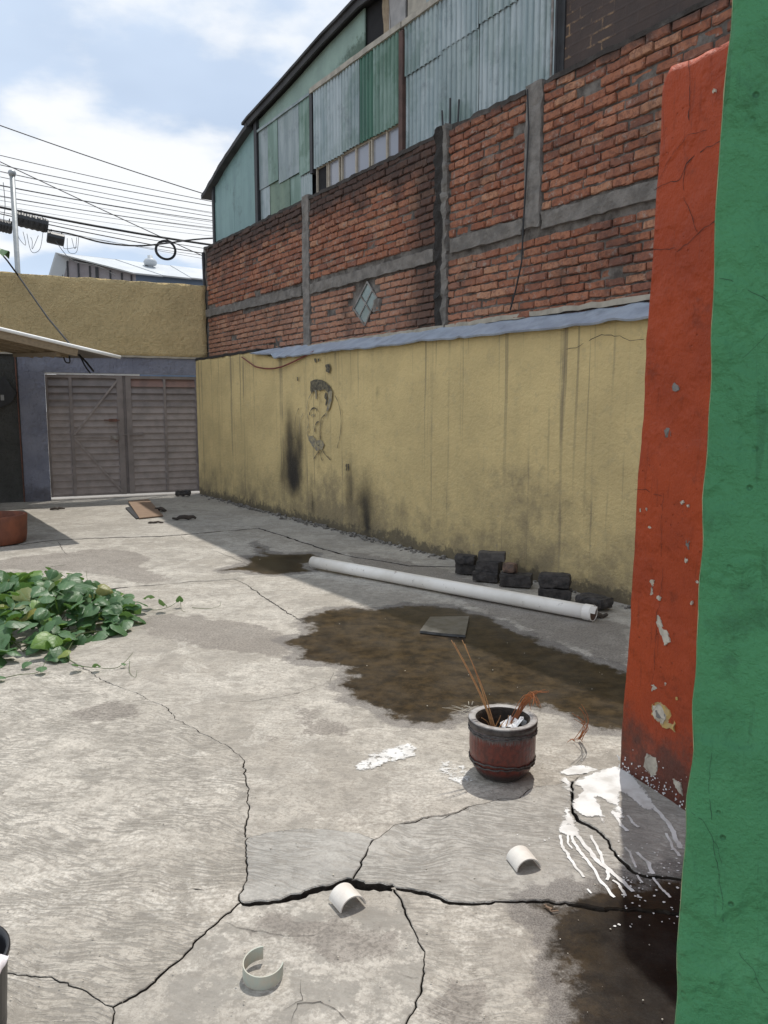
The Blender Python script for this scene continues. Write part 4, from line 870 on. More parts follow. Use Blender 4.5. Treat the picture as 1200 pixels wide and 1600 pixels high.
# rubble along the wall foot
rr = random.Random(9); rp = []
def rock(c, r, rnd, sq=.7):
    bm = bmesh.new(); bmesh.ops.create_icosphere(bm, subdivisions=1, radius=1); rot = Matrix.Rotation(rnd.uniform(0, 6.3), 3, 'Z')
    V = np.array([(rot @ (v.co * rnd.uniform(.72, 1.15)))[:] for v in bm.verts]) * r * np.array([1, rnd.uniform(.7, 1.1), sq]); V[:, 2] -= V[:, 2].min(); bm.verts.index_update(); Fc = [[v.index for v in f.verts] for f in bm.faces]; bm.free(); return V + c, Fc
for _ in range(520):
    s = rr.uniform(.3, 10.5); dens = 1.0 if 1.5 < s < 7.2 else .35
    if rr.random() > dens: continue
    rp.append(rock(W(s, .02 + abs(rr.gauss(0, .06)), -.004), rr.uniform(.008, .034), rr))
rbl = mk('rubble', join(*rp), M['rubble']); tag(rbl, 'crumbled grey plaster rubble along the foot of the yellow wall', 'rubble', kind='stuff')

# ================================================================== FAR WALL AND GATE
fw = thing('gate_wall', GW(0, 0, 0), 'rough yellow stucco wall above the gate at the end of the yard', 'wall')
v, f = boxm(GW(-7.5, -.22, 2.47), GD * 10.33, GN * .24, ZV * 1.29, nx=110, ny=2, nz=16, amp=.020, freq=4.5); mk('upper_wall', (v, f), M['stucco'], fw, smooth=True)
mk('coping_lip', gbox(-7.5, 2.80, .0, .035, 2.455, 2.485, nx=60, amp=.008, freq=6), M['fillet'], fw)
mk('lintel', gbox(-.32, 2.75, -.22, .0, 2.175, 2.462, nx=20, ny=1, nz=2, amp=.004), M['lintel'], fw)
mk('gate_post', gbox(-.32, .085, -.22, .002, -.05, 2.172, nx=4, ny=1, nz=14, amp=.004), M['lintel'], fw)
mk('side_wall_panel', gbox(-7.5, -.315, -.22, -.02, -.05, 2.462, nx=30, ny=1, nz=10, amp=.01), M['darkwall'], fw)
mk('joint_pipe', tube([GW(-.335, .0, .0), GW(-.34, .006, .8), GW(-.345, .008, 1.5), GW(-.35, .006, 2.45)], .012, 6), M['rusty'], fw)
gt = thing('gate', GW(1.35, -.08, 0), 'taupe louvred steel double gate with diagonal braces', 'gate')
GOF = -.06
def gpart(nm, u0, u1, z0, z1, o0=GOF - .02, o1=GOF + .02, mat='gate'): return mk(nm, gbox(u0, u1, o0, o1, z0, z1), M[mat], gt)
Z0, Z1 = .055, 2.140
for nm, a, b in (('leaf_frame', .09, .125), ('leaf_frame', .455, .505), ('leaf_frame', 1.235, 1.335), ('leaf_frame', 1.385, 1.475), ('leaf_frame', 2.035, 2.075), ('leaf_frame', 2.60, 2.655)): gpart(nm, a, b, Z0, Z1)
for a, b in ((.125, .455), (.505, 1.235), (1.475, 2.035), (2.075, 2.60)):
    gpart('rail', a, b, Z1 - .05, Z1 - .002, GOF - .018, GOF + .018); gpart('rail', a, b, Z0 + .002, Z0 + .045, GOF - .018, GOF + .018)
    nsl = 17; pt = (Z1 - .06 - Z0 - .05) / nsl
    for k in range(nsl):
        z = Z0 + .05 + pt * k
        v, f = boxm(GW(a, GOF + .012, z - .012), GD * (b - a), GN * -.055 + ZV * (pt + .022), GN * .004 + ZV * .001)
        mk('slat', (v, f), M['gate_red' if (k == nsl - 1 and a > 1.4) else 'gate'], gt)
up_ = GN
gpart('daylight_gap_strip', .07, 1.63, 2.143, 2.166, GOF + .0, GOF + .035, 'awning'); gpart('meeting_stop', 1.32, 1.40, Z0, Z1, GOF - .03, GOF - .021)  # white strip stands in for daylight showing through the gap above the gate
mk('brace', bar(GW(.505, GOF + .024, 1.12), GW(1.235, GOF + .024, 2.04), .030, .012, up_), M['gate_light'], gt); mk('brace', bar(GW(.505, GOF + .024, 1.06), GW(1.26, GOF + .024, .10), .030, .012, up_), M['gate_light'], gt); mk('brace', bar(GW(.505, GOF + .024, 1.09), GW(1.235, GOF + .024, 1.075), .030, .012, up_), M['gate_light'], gt)
lb = mk('lock_box', gbox(1.10, 1.24, GOF + .03, GOF + .06, 1.03, 1.10), M['steel'], gt); mk('padlock_shackle', tube([GW(1.20 + .02 * math.cos(a), GOF + .05, 1.02 + .03 * math.sin(a)) for a in np.linspace(0, -math.pi, 8)], .006, 6), M['rusty'], gt)
mk('latch', join(gbox(1.08, 1.22, GOF + .022, GOF + .05, 1.34, 1.39), bar(GW(1.0, GOF + .04, 1.37), GW(1.26, GOF + .04, 1.365), .018, .018, up_)), M['rusty'], gt)
mk('bolt', join(bar(GW(1.30, GOF + .035, 1.115), GW(1.66, GOF + .035, 1.12), .022, .022, up_), gbox(1.56, 1.66, GOF + .02, GOF + .03, 1.09, 1.15), gbox(1.38, 1.42, GOF + .02, GOF + .045, .95, 1.17)), M['gate'], gt)
mk('threshold', gbox(.09, 2.655, -.22, -.0, -.05, .006, nx=12, amp=.004), M['band'], fw)

# ================================================================== AWNING ON THE LEFT
EV0 = np.array([-3.27, 9.93, 2.185]); EV1 = W(0, 0, 0) * 0 + EV0 - WD * 3.75      # eave corner, then back to the gate wall
UPW = WN + ZV * .205
aw = thing('awning', (EV0[0] - 1.5, EV0[1] + .5, 0), 'lean-to roof with a white sheet edge and timber rafters at the left', 'awning')
EV1 = EV1 + ZV * .20; BKW = (EV1 - EV0) / 3.75
v, f = boxm(EV0, EV1 - EV0, UPW * 5.2, ZV * .016, nx=20, ny=14, nz=1, amp=.008, freq=3); mk('roof_sheet', (v, f), M['shadesheet'], aw)  # dark colour paints the underside's shade; unseen left reach blocks more light
mk('edge_trim', tube([EV0 - BKW * .010 + ZV * .008 + UPW * (3.2 * k / 10) for k in range(11)], .021, 10), M['awning'], aw, smooth=True)
for k, (t, sh) in enumerate(((.03, .50), (.95, .42), (1.9, .42), (2.8, .42), (3.6, .42))):
    a = EV0 + BKW * t + UPW * sh - ZV * .055; mk('rafter', bar(a, a + UPW * 2.7, .05, .09, ZV), M['timber'], aw)
for t in (.7, 1.9, 3.0): a = EV0 + BKW * .12 + UPW * t - ZV * .125; mk('purlin', bar(a, a + BKW * 3.45, .05, .05, ZV), M['timber'], aw)
for t in (.3, 3.4):
    b = EV0 - WD * t + UPW * 3.0; mk('post', bar(np.array([b[0], b[1], -.02]), b - ZV * .1, .09, .09, WD), M['timber'], aw)
for t in (1.55,): b = EV0 - WD * 3.4 + UPW * t; mk('post', bar(np.array([b[0], b[1], -.02]), b - ZV * .14, .08, .08, WD), M['timber'], aw)
dwr = GW(-.62, 0, 1.62)
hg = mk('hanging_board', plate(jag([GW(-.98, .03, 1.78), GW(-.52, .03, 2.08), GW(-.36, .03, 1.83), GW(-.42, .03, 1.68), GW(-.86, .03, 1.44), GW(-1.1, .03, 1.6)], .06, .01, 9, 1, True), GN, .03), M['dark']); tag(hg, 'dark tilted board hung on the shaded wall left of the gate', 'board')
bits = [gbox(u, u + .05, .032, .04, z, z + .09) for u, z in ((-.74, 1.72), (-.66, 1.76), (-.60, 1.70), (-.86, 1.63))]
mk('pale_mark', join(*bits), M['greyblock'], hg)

# ================================================================== STREET SIDE: pole, cables, hangar
pl0 = GQ(28, 428, -.45); pl0[2] = -.02; tp_ = GQ(20, 272, -.45)
po = thing('metal_pole', pl0, 'thin galvanised pole rising behind the gate wall', 'pole')
mk('shaft', tube([pl0, np.array([pl0[0], pl0[1], tp_[2]])], .042, 12), M['pole'], po, smooth=True); mk('cap', lathe((pl0[0], pl0[1], tp_[2]), [(.0, .06), (.05, .055), (.065, .02), (.05, -.03), (.042, -.04)][::-1], 12), M['pole'], po, smooth=True)
def cable(a, b, sag, r, mat, label, off=-5.0, grp='overhead street cables', ext=(-260, 430)):
    (x0, y0), (x1, y1) = a, b; sl = (y1 - y0) / (x1 - x0)
    A_, B_ = GQ(ext[0], y0 + (ext[0] - x0) * sl, off), GQ(ext[1], y0 + (ext[1] - x0) * sl, off); pts = []
    for k in range(25): t = k / 24; q = A_ + (B_ - A_) * t; q[2] -= sag * 4 * t * (1 - t); pts.append(q)
    o = mk('cable', tube(pts, r * .72, 5), M[mat], smooth=True); tag(o, label, 'cable', grp); return o
cable((0, 188), (308, 294), .12, .016, 'cable', 'highest single black cable crossing the sky')
cable((-20, 240), (262, 372), .05, .014, 'cable', 'black cable slanting steeply down across the other cables', -4.4)
ORD = 'topmost second third fourth fifth sixth seventh eighth ninth tenth eleventh twelfth thirteenth fourteenth fifteenth'.split()
for i, (y0, y1) in enumerate(((236, 308), (249, 314), (257, 323), (262, 327), (268, 331), (279, 336), (284, 341), (288, 345), (296, 348), (301, 352), (305, 355), (311, 361), (325, 384), (334, 399), (338, 393))):
    cable((0, y0), (318, y1), .10 + .03 * (i % 3), (.011, .007, .008, .006)[i % 4] if i not in (1, 5) else .013, 'cable_grey' if i % 3 else 'cable', ORD[i] + ' thin cable from the top in the fan of street cables', -5.0 - .12 * i)
cable((0, 313), (318, 374), .16, .036, 'cable', 'thickest black cable bundle crossing behind the pole', -4.6)
cable((0, 322), (318, 388), .18, .016, 'cable', 'black cable running just below the thick bundle', -4.62)
lowc = [GQ(x, y, -4.3) for x, y in ((-260, 300), (-60, 334), (20, 348), (70, 358), (112, 366), (160, 379), (215, 384), (260, 380), (318, 373), (430, 368))]
o = mk('cable', tube(smooth_path(lowc, 5), .018, 6), M['cable'], smooth=True); tag(o, 'lowest black cable that carries the splice boxes', 'cable', 'overhead street cables')
def splice(px, py, wpx, hpx, label, ribs=True):
    c = GQ(px, py, -4.3); k = 18.0 / F_PX; L, H = wpx * k, hpx * k; ax = GD * math.cos(.16) - ZV * math.sin(.16); upv = np.cross(GN, ax); upv = upv if upv[2] > 0 else -upv
    t = thing('splice_box', c, label, 'splice box', 'black boxes on the cables'); n = 26; pts, rr_ = [], []
    v, f = tube([c + ax * L * (i / n - .5) for i in range(n + 1)], H / 2, 12)
    v = v.reshape(n + 1, 12, 3); cc = np.array([c + ax * L * (i / n - .5) for i in range(n + 1)])
    for i in range(n + 1):
        sc_ = (.72 if i in (0, n) else (1.0 if (i // 2) % 2 or not ribs else .93)); v[i] = cc[i] + (v[i] - cc[i]) * sc_
    mk('casing', (v.reshape(-1, 3), f), M['box'], t); a = c + upv * (H / 2 + .0)
    for sgn in (-.3, .3): p = c + ax * L * sgn; mk('hanger', tube([p + upv * H * .42, p + upv * (H * .42 + .07)], .012, 6), M['box'], t)
    return t
splice(48, 347, 47, 21, 'long ribbed black splice box hanging right of the pole'); splice(87, 373, 24, 17, 'short black splice box, rightmost on the low cable', False); splice(4, 353, 26, 18, 'black splice box left of the pole at the picture edge')
ct = GQ(259, 391, -4.55); t_ = thing('cable_coil', ct, 'round black coil of spare cable hanging from the low cable', 'cable coil'); rg = random.Random(2)
for k in range(5):
    r = .20 + .010 * k; ph = rg.uniform(0, 6); pts = [ct + GD * r * math.cos(a) + ZV * (r * .92 * math.sin(a)) + GN * (.02 * math.sin(a * 2 + ph)) for a in np.linspace(0, 2 * math.pi, 40)]
    mk('loop', tube(pts, .010, 5, False), M['cable'], t_)
rg = random.Random(12)
WLAB = ['loose wire curling from the long ribbed box towards the right', 'loose wire looping left under the right end of the long ribbed box', 'loose wire arching out to the right of the short splice box', 'small inner wire loop right of the short splice box', 'loose wire hanging below the right end of the short splice box', 'loose wire hanging close beside the metal pole']
for i, (x, y, dx, dy) in enumerate(((42, 365, 25, 40), (60, 368, -12, 30), (105, 372, 18, 30), (112, 372, 8, 22), (100, 380, 20, 12), (36, 362, -8, 30))):
    P_ = [GQ(x, y, -4.28), GQ(x + dx * .3 + rg.uniform(-8, 8), y + dy * .7, -4.25), GQ(x + dx * .8, y + dy * .5 + rg.uniform(-6, 10), -4.25), GQ(x + dx, y - rg.uniform(-8, 6), -4.3)]
    o = mk('loose_wire', tube(smooth_path(P_, 7), .0055, 5), M['cable_grey'], smooth=True); tag(o, WLAB[i], 'wire', 'loose wires under the splice boxes')
for i, pts in enumerate((((75, 358), (110, 405), (150, 415), (180, 430)), ((5, 285), (8, 320), (6, 345), (14, 360)))):
    o = mk('drop_wire', tube(smooth_path([GQ(x, y, -4.2) for x, y in pts], 6), .007, 5), M['cable_grey']); tag(o, ('thin drop wire slanting down behind the gate wall', 'thin wire looping down left of the pole')[i], 'wire')
sp = [AT(-60, 322, 12.6), AT(12, 408, 12.9), GQ(28, 430, .06), AT(75, 497, 12.2), AT(122, 553, 11.0), AT(135, 566, 10.7), AT(146, 580, 10.5)]
o = mk('stay_cable', tube(sp, .013, 6), M['cable']); tag(o, 'dark cable slanting down in front of the gate wall to the awning', 'cable')
o = mk('loose_wire', tube(smooth_path([AT(124, 554, 10.95), AT(133, 572, 10.8), AT(141, 583, 10.7)], 4), .010, 5), M['cable']); tag(o, 'short dark wire end hanging below the awning edge', 'wire')
o = mk('loose_wire', tube(smooth_path([AT(99, 557, 10.9), AT(103, 566, 10.9), AT(109, 566, 10.9), AT(108, 556, 10.9)], 5), .010, 5), M['cable']); tag(o, 'small hooked wire under the end of the front rafter', 'wire')
# hangar behind the street
hD = 30.0; R0 = AT(92, 402, hD); R1 = AT(322, 427, hD * 238 / 213.); E0 = AT(212, 428, hD); E1 = AT(330, 438, hD * 212 / 202.); Lf = AT(80, 436, hD)
hb = thing('hangar', (R0[0] + 2, hD + 2, 0), 'grey hangar with a light roof behind the gate wall', 'building')
dn = lambda p: np.array([p[0], p[1], -.1]); RB = R1 + (R1 - R0) * 2; EB = E1 + (E1 - E0) * 2; LB = Lf + (RB - R0)
mk('gable_wall', (np.array([dn(Lf), dn(E0), E0, R0, Lf]), [[0, 1, 2, 3, 4]]), M['hangar'], hb)
mk('front_wall', (np.array([dn(E0), dn(EB), EB, E0]), [[0, 1, 2, 3]]), M['hangar_blue'], hb); mk('rear_wall', (np.array([dn(Lf), dn(LB), LB, Lf]), [[3, 2, 1, 0]]), M['hangar'], hb)
up1 = ZV * .12; nr = np.array([0, -.3, 0])
for k in range(8):
    a, b = k / 8, (k + 1) / 8; q0, q1 = R0 + (RB - R0) * a, R0 + (RB - R0) * b; r0, r1 = E0 + (EB - E0) * a, E0 + (EB - E0) * b
    mk('roof_sheet', plate([q0 + nr + up1, q1 + nr + up1 - ZV * .02, r1 + nr - ZV * .02, r0 + nr], np.array([0, -.5, .8]), .06), M['hangar_roof'], hb)
mk('roof_slope', plate([R0 + nr + up1, RB + up1, LB, Lf + nr], np.array([-.6, 0, .8]), .06), M['hangar_roof'], hb)
for px in (96, 105, 122, 140, 151, 172, 190, 205):
    tz = 403 + (px - 92) * .217 + 2; a = AT(px, tz, hD - .02); mk('panel_joint', bar(dn(a), a, .10 if px == 151 else .05, .04, np.array([0, 1, 0])), M['dark'], hb)
vt = AT(235, 416, hD * 1.04); tv_ = mk('ventilator', lathe((vt[0], vt[1], vt[2] - .3), [(.10, 0), (.10, .32), (.22, .34), (.26, .45), (.20, .56), (.10, .60), (.10, .70), (0, .71)], 14), M['hangar_roof'], hb, smooth=True)
# banana plant whose leaf tip shows at the left edge
bp = thing('banana_plant', (-7.6, 13.2, 0), 'banana plant with a ragged green leaf tip at the left edge above the wall', 'plant'); GWp = AT(14, 392, 12.6)
b0 = np.array([-7.6, 13.0, 0]); mk('trunk', tube([b0, b0 + (0.05, 0, 1.5), b0 + (.1, 0, 3.2)], .11, 10, taper=.6), M['banana'], bp, smooth=True)
for k, tip in enumerate((GWp, np.array([-8.9, 12.7, 3.9]), np.array([-8.2, 13.1, 4.9]))):
    base = b0 + np.array([.1, 0, 3.1]); mid = (base + tip) / 2 + np.array([0, 0, .55]); pth = smooth_path([base, mid, tip], 9); V, Fc = [], []; rg = random.Random(k)
    for i, p in enumerate(pth):
        t = i / (len(pth) - 1); wd = .17 * math.sin(math.pi * min(1, .08 + t * .9)) ** .6 + (.03 if i % 2 else -.0); dr_ = .10 + .1 * (i % 3)
        V += [p + np.array([0, -wd, -wd * dr_ * 4]), p, p + np.array([0, wd, -wd * dr_ * 4])]
    for i in range(len(pth) - 1): a = i * 3; Fc += [[a, a + 3, a + 4, a + 1], [a + 1, a + 4, a + 5, a + 2]]
    mk('leaf', (V, Fc), M['banana'], bp)

# ================================================================== ORANGE AND GREEN WALLS (right foreground)
OA, OB = G(965, 1201), G(1065, 1266); OD = (OB - OA) / np.linalg.norm(OB - OA); ON = np.array([OD[1], -OD[0], 0]); ON = -ON if ON[0] > 0 else ON
def OP(px, py, off=0.0):
    r = ray(px, py); t = ((OA + off * ON - CAMP) @ ON) / (r @ ON); q = CAMP + r * t; return float((q - OA) @ OD), float(q[2])
def OQ(px, py, off=0.0): t, z = OP(px, py, off); return OA + OD * t + ON * off + ZV * z
ow = thing('orange_wall', OA, 'orange painted wall with cracks and chipped paint beside the green wall', 'wall')
LO, TO = 2.6, .17; prof_top = lambda t: 2.825 - .07 * min(t, .6) - .09 * max(0, 1 - t / .05) ** 2 + .008 * mnoise.noise(Vector((t * 9, 0, 0)))
V, Fc = [], []; nt_, nz_ = 60, 110
def osurf(t, z): return .010 * mnoise.noise(Vector((t * 2.5, z * 2.0, 11))) + .004 * mnoise.noise(Vector((t * 14, z * 14, 3)))
for i in range(nt_ + 1):
    t = LO * (i / nt_) ** 1.5; zt = prof_top(t)
    for k in range(nz_ + 1):
        z = -.05 + (zt + .05) * k / nz_; e = .012 * mnoise.noise(Vector((z * 3, 2, 0))) * max(0, 1 - t / .1)
        rd = -.02 * max(0, 1 - t / .025) ** 2 - .015 * max(0, 1 - (zt - z) / .03) ** 2
        V.append(OA + OD * (t + e + .031 * z * max(0, 1 - t / 1.2)) + ON * (osurf(t, z) + rd) + ZV * z)
for i in range(nt_):
    for k in range(nz_): a = i * (nz_ + 1) + k; Fc.append([a, a + nz_ + 1, a + nz_ + 2, a + 1])
m0 = len(V); tpi = [i * (nz_ + 1) + nz_ for i in range(nt_ + 1)]
for i in range(nt_ + 1): V.append(V[tpi[i]] - ON * TO + ZV * .004)
for i in range(nt_): Fc.append([tpi[i], tpi[i + 1], m0 + i + 1, m0 + i])
m1 = len(V)
for k in range(nz_ + 1): V.append(V[k] - ON * TO)
for k in range(nz_): Fc.append([k, k + 1, m1 + k + 1, m1 + k])
V += [OA - ON * TO - ZV * .05, OA + OD * LO - ON * TO - ZV * .05, V[m0 + nt_]]
Fc.append([m1, m1 + nz_, len(V) - 1, len(V) - 2])
vv = np.array(V)
nrm = np.cross(vv[Fc[0][1]] - vv[Fc[0][0]], vv[Fc[0][3]] - vv[Fc[0][0]])
if nrm @ ON < 0: Fc = [q[::-1] for q in Fc]
mk('plaster', (V, Fc), M['orange'], ow, smooth=True)
def osnap(px, py, lift): t, z = OP(px, py, 0); return OA + OD * t + ON * (osurf(t, z) + lift) + ZV * z
def chip(l, mat, lift, amp=.004, nm='paint_chip'): mk(nm, plate(jag([osnap(x, y, lift) for x, y in l], .004, amp * 2.2, 38, 3, True), ON, .008), M[mat], ow)
def blob(x, y, rx, ry, n=9, sd=0):
    r = random.Random(sd); return [(x + rx * math.cos(a) * r.uniform(.6, 1.15), y + ry * math.sin(a) * r.uniform(.6, 1.15)) for a in np.linspace(0, 2 * math.pi, n + 1)[:-1]]
for i, (x, y, rx, ry, mt) in enumerate(((1055, 606, 5, 9, 'plaster_grey'), (1043, 675, 6, 10, 'plaster_grey'), (1074, 848, 5, 10, 'plaster_grey'), (1018, 912, 3.5, 7, 'plaster'), (1016, 925, 2.5, 7, 'plaster'), (1028, 933, 3, 4, 'plaster'), (1021, 1074, 4.5, 6, 'plaster'), (1073, 877, 3, 4, 'plaster'), (1117, 143, 3.5, 5, 'plaster'), (1120, 346, 2.5, 4, 'plaster'), (1010, 795, 2, 3, 'plaster'), (1001, 796, 1.6, 2.5, 'plaster'), (1015, 825, 1.5, 2.5, 'plaster'), (1068, 785, 3, 4, 'plaster'), (1078, 790, 2, 3, 'plaster'), (1057, 1090, 2, 3, 'ochre'), (1040, 1068, 1.5, 2.5, 'plaster'), (1090, 910, 2.2, 3, 'plaster'), (1082, 942, 2, 3, 'plaster'))): chip(blob(x, y, rx, ry, 9, i), mt, .003 + .0001 * i)
chip([(1027, 962), (1032, 970), (1034, 980), (1042, 990), (1046, 1004), (1038, 1008), (1033, 996), (1028, 985), (1025, 972)], 'plaster', .004)
chip([(1019, 1100), (1030, 1096), (1044, 1108), (1055, 1128), (1054, 1144), (1046, 1138), (1036, 1134), (1028, 1128), (1020, 1114)], 'ochre', .0035); chip([(1021, 1103), (1030, 1100), (1040, 1110), (1043, 1122), (1036, 1130), (1028, 1126), (1021, 1114)], 'plaster', .0045); chip([(1025, 1109), (1033, 1108), (1040, 1116), (1038, 1124), (1030, 1122)], 'plaster_grey', .0055)
chip([(1012, 1178), (1024, 1184), (1028, 1196), (1024, 1212), (1014, 1210), (1007, 1198)], 'plaster', .004); chip([(1053, 1216), (1066, 1222), (1068, 1242), (1060, 1238)], 'plaster', .004)
ws, wr = [], random.Random(17)
for _ in range(260):
    t = wr.uniform(.0, 1.1); z = abs(wr.gauss(0, .055)) + .004; r = wr.uniform(.0012, .0050) * (1.2 - min(1, z * 5)); q = OA + OD * t + ON * (osurf(t, z) + .0022) + ZV * z
    ws.append(plate([q + OD * r * math.cos(a) * wr.uniform(.6, 1.3) + ZV * r * math.sin(a) * wr.uniform(.6, 1.3) for a in np.linspace(0, 2 * math.pi, 7)[:-1]], ON, .002))
o = mk('paint_splash', join(*ws), M['wrapper'], ow); o['kind'] = 'stuff'
Zo = lambda l: [(900 + x / 2.287, y / 2.2857) for x, y in l]
def ocrack(l, wd, z=True):
    J = jag([osnap(x, y, .0028) for x, y in (Zo(l) if z else l)], .015, .006, 25, 2); mk('plaster_crack', ribbon(J, [wd * (.3 + 1.0 * abs(mnoise.noise(Vector((i * .35, wd * 1e3, 0))))) for i in range(len(J))], ON), M['crack_o'], ow)
for l, wd in (([(280, 680), (320, 655), (375, 640), (395, 590), (420, 560), (470, 530), (535, 495)], .006), ([(262, 897), (355, 885)], .005), ([(360, 900), (400, 870), (450, 820), (515, 780)], .006), ([(405, 210), (410, 300), (405, 380), (405, 430)], .006), ([(400, 560), (385, 640), (385, 700), (410, 760), (435, 830)], .004), ([(330, 230), (390, 215), (470, 180), (550, 155)], .003), ([(300, 640), (340, 560), (400, 480), (470, 465)], .0025)): ocrack(l, wd)
ocrack([(993, 765), (1010, 766), (1020, 772), (1034, 775)], .004, False); ocrack([(1036, 770), (1032, 830), (1034, 900), (1026, 960), (1022, 1040), (1018, 1075)], .0025, False)

GE = AT(1107, 640, 1.30); GE[2] = 0; gdir = np.array([math.cos(math.radians(-18)), math.sin(math.radians(-18)), 0]); gnn = np.array([gdir[1], -gdir[0], 0])
gw = thing('green_wall', GE, 'green painted plaster wall end closest to the camera at the right', 'wall')
V, Fc = [], []; nu, nzz = 40, 150; HG = 3.3
def gsurf(u, z): return .010 * mnoise.noise(Vector((u * 4, z * 3, 21))) + .006 * mnoise.noise(Vector((u * 11, z * 9, 5))) + .0022 * mnoise.noise(Vector((u * 34, z * 26, 8)))
for i in range(nu + 1):
    u = .75 * (i / nu) ** 1.3
    for k in range(nzz + 1):
        z = -.05 + HG * k / nzz; e = (.010 * mnoise.noise(Vector((z * 2.4, 4, 0))) + .005 * mnoise.noise(Vector((z * 11, 9, 0)))) * max(0, 1 - u / .12)
        V.append(GE + gdir * (u + e) + gnn * (gsurf(u, z) - .010 * max(0, 1 - u / .014) ** 2) + ZV * z)
for i in range(nu):
    for k in range(nzz): a = i * (nzz + 1) + k; Fc.append([a, a + nzz + 1, a + nzz + 2, a + 1])
m1 = len(V)
for k in range(nzz + 1): V.append(V[k] - gnn * .10 + gdir * .03)
for k in range(nzz): Fc.append([k, k + 1, m1 + k + 1, m1 + k])
vv = np.array(V); nrm = np.cross(vv[Fc[0][1]] - vv[Fc[0][0]], vv[Fc[0][3]] - vv[Fc[0][0]])
if nrm @ gnn < 0: Fc = [q[::-1] for q in Fc]
mk('plaster', (V, Fc), M['green'], gw, smooth=True)
mk('wall_core', boxm(GE + gdir * .035 - gnn * .10 - ZV * .05, gdir * .715, gnn * .075, ZV * (HG - .02)), M['plaster_grey'], gw)
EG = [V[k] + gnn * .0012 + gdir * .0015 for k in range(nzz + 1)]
mk('sunlit_edge', ribbon(EG, [.0012 + .0045 * abs(mnoise.noise(Vector((k * .31, 3, 1)))) for k in range(nzz + 1)], gnn), M['ochre_pale'], gw)  # pale ribbon paints the sunlit rim along the wall end's left arris
def gsnap(px, py):
    r = ray(px, py); t = ((GE - CAMP) @ gnn) / (r @ gnn); q = CAMP + r * t; u = float((q - GE) @ gdir); return q + gnn * (gsurf(u, q[2]) + .0012)
for l, wd in (([(1123, 435), (1140, 440), (1165, 452), (1185, 462), (1200, 470)], .0022), ([(1080, 1268), (1098, 1280), (1112, 1305), (1124, 1328), (1128, 1350)], .0018), ([(1112, 1175), (1108, 1240), (1116, 1320), (1128, 1400), (1130, 1440)], .0014), ([(1155, 1490), (1175, 1515), (1190, 1545), (1200, 1565)], .0018), ([(1160, 560), (1180, 540), (1200, 520)], .0012)):
    J = jag([gsnap(x, y) for x, y in l], .008, .003, 40, 4); mk('plaster_crack', ribbon(J, [wd * (.3 + abs(mnoise.noise(Vector((i * .35, 7, 0))))) for i in range(len(J))], gnn), M['crack_g'], gw)

# ================================================================== LOOSE THINGS IN THE YARD
# long PVC pipe
p0, p1 = G(489, 888), G(925, 971); R_ = .056; ax = (p1 - p0) / np.linalg.norm(p1 - p0); p0 = p0 + ZV * (R_ + .008); p1 = p1 + ZV * (R_ + .008)
pp = thing('pvc_pipe', (p0 + p1) / 2 * np.array([1, 1, 0]), 'long white plastic drain pipe lying along the yellow wall', 'pipe')
def shell(a, b, ro, ri, seg=28, a0=0.0, a1=2 * math.pi, n=1):
    a, b = np.asarray(a, float), np.asarray(b, float); t = (b - a) / np.linalg.norm(b - a); sd = np.cross(t, ZV) if abs(t[2]) < .9 else np.array([1.0, 0, 0]); sd /= np.linalg.norm(sd); up = np.cross(sd, t)
    full = abs(a1 - a0 - 2 * math.pi) < 1e-6; m = seg if full else seg + 1; V, Fc = [], []
    for i in range(n + 1):
        c = a + (b - a) * i / n
        for r in (ro, ri):
            for k in range(m): an = a0 + (a1 - a0) * k / seg; V.append(c + (sd * math.cos(an) + up * math.sin(an)) * r)
    S = 2 * m
    for i in range(n):
        for k in range(seg):
            j = (k + 1) % m if full else k + 1; Fc.append([i * S + k, i * S + j, (i + 1) * S + j, (i + 1) * S + k]); Fc.append([i * S + m + j, i * S + m + k, (i + 1) * S + m + k, (i + 1) * S + m + j])
        if not full:
            for k, fl in ((0, 0), (seg, 1)): Fc.append([i * S + k, (i + 1) * S + k, (i + 1) * S + m + k, i * S + m + k])
    for k in range(seg):
        j = (k + 1) % m if full else k + 1; Fc.append([j, k, m + k, m + j]); e_ = n * S; Fc.append([e_ + k, e_ + j, e_ + m + j, e_ + m + k])
    return np.array(V), Fc
mk('tube', shell(p0, p1, R_, R_ - .004, 32, n=8), M['pvc'], pp, smooth=False).data.polygons.foreach_set('use_smooth', [True] * (32 * 8 * 2 + 64))
mk('socket', shell(p1 - ax * .06, p1 + ax * .012, R_ + .004, R_ - .001, 32), M['pvc'], pp); mk('plug', shell(p1 + ax * .004, p1 + ax * .008, R_ - .002, .001, 24), M['plug'], pp)
mk('torn_flap', shell(p1 - ax * .0, p1 + ax * .05, R_ + .006, R_ + .003, 8, .2, 1.25), M['pvc_old'], pp)
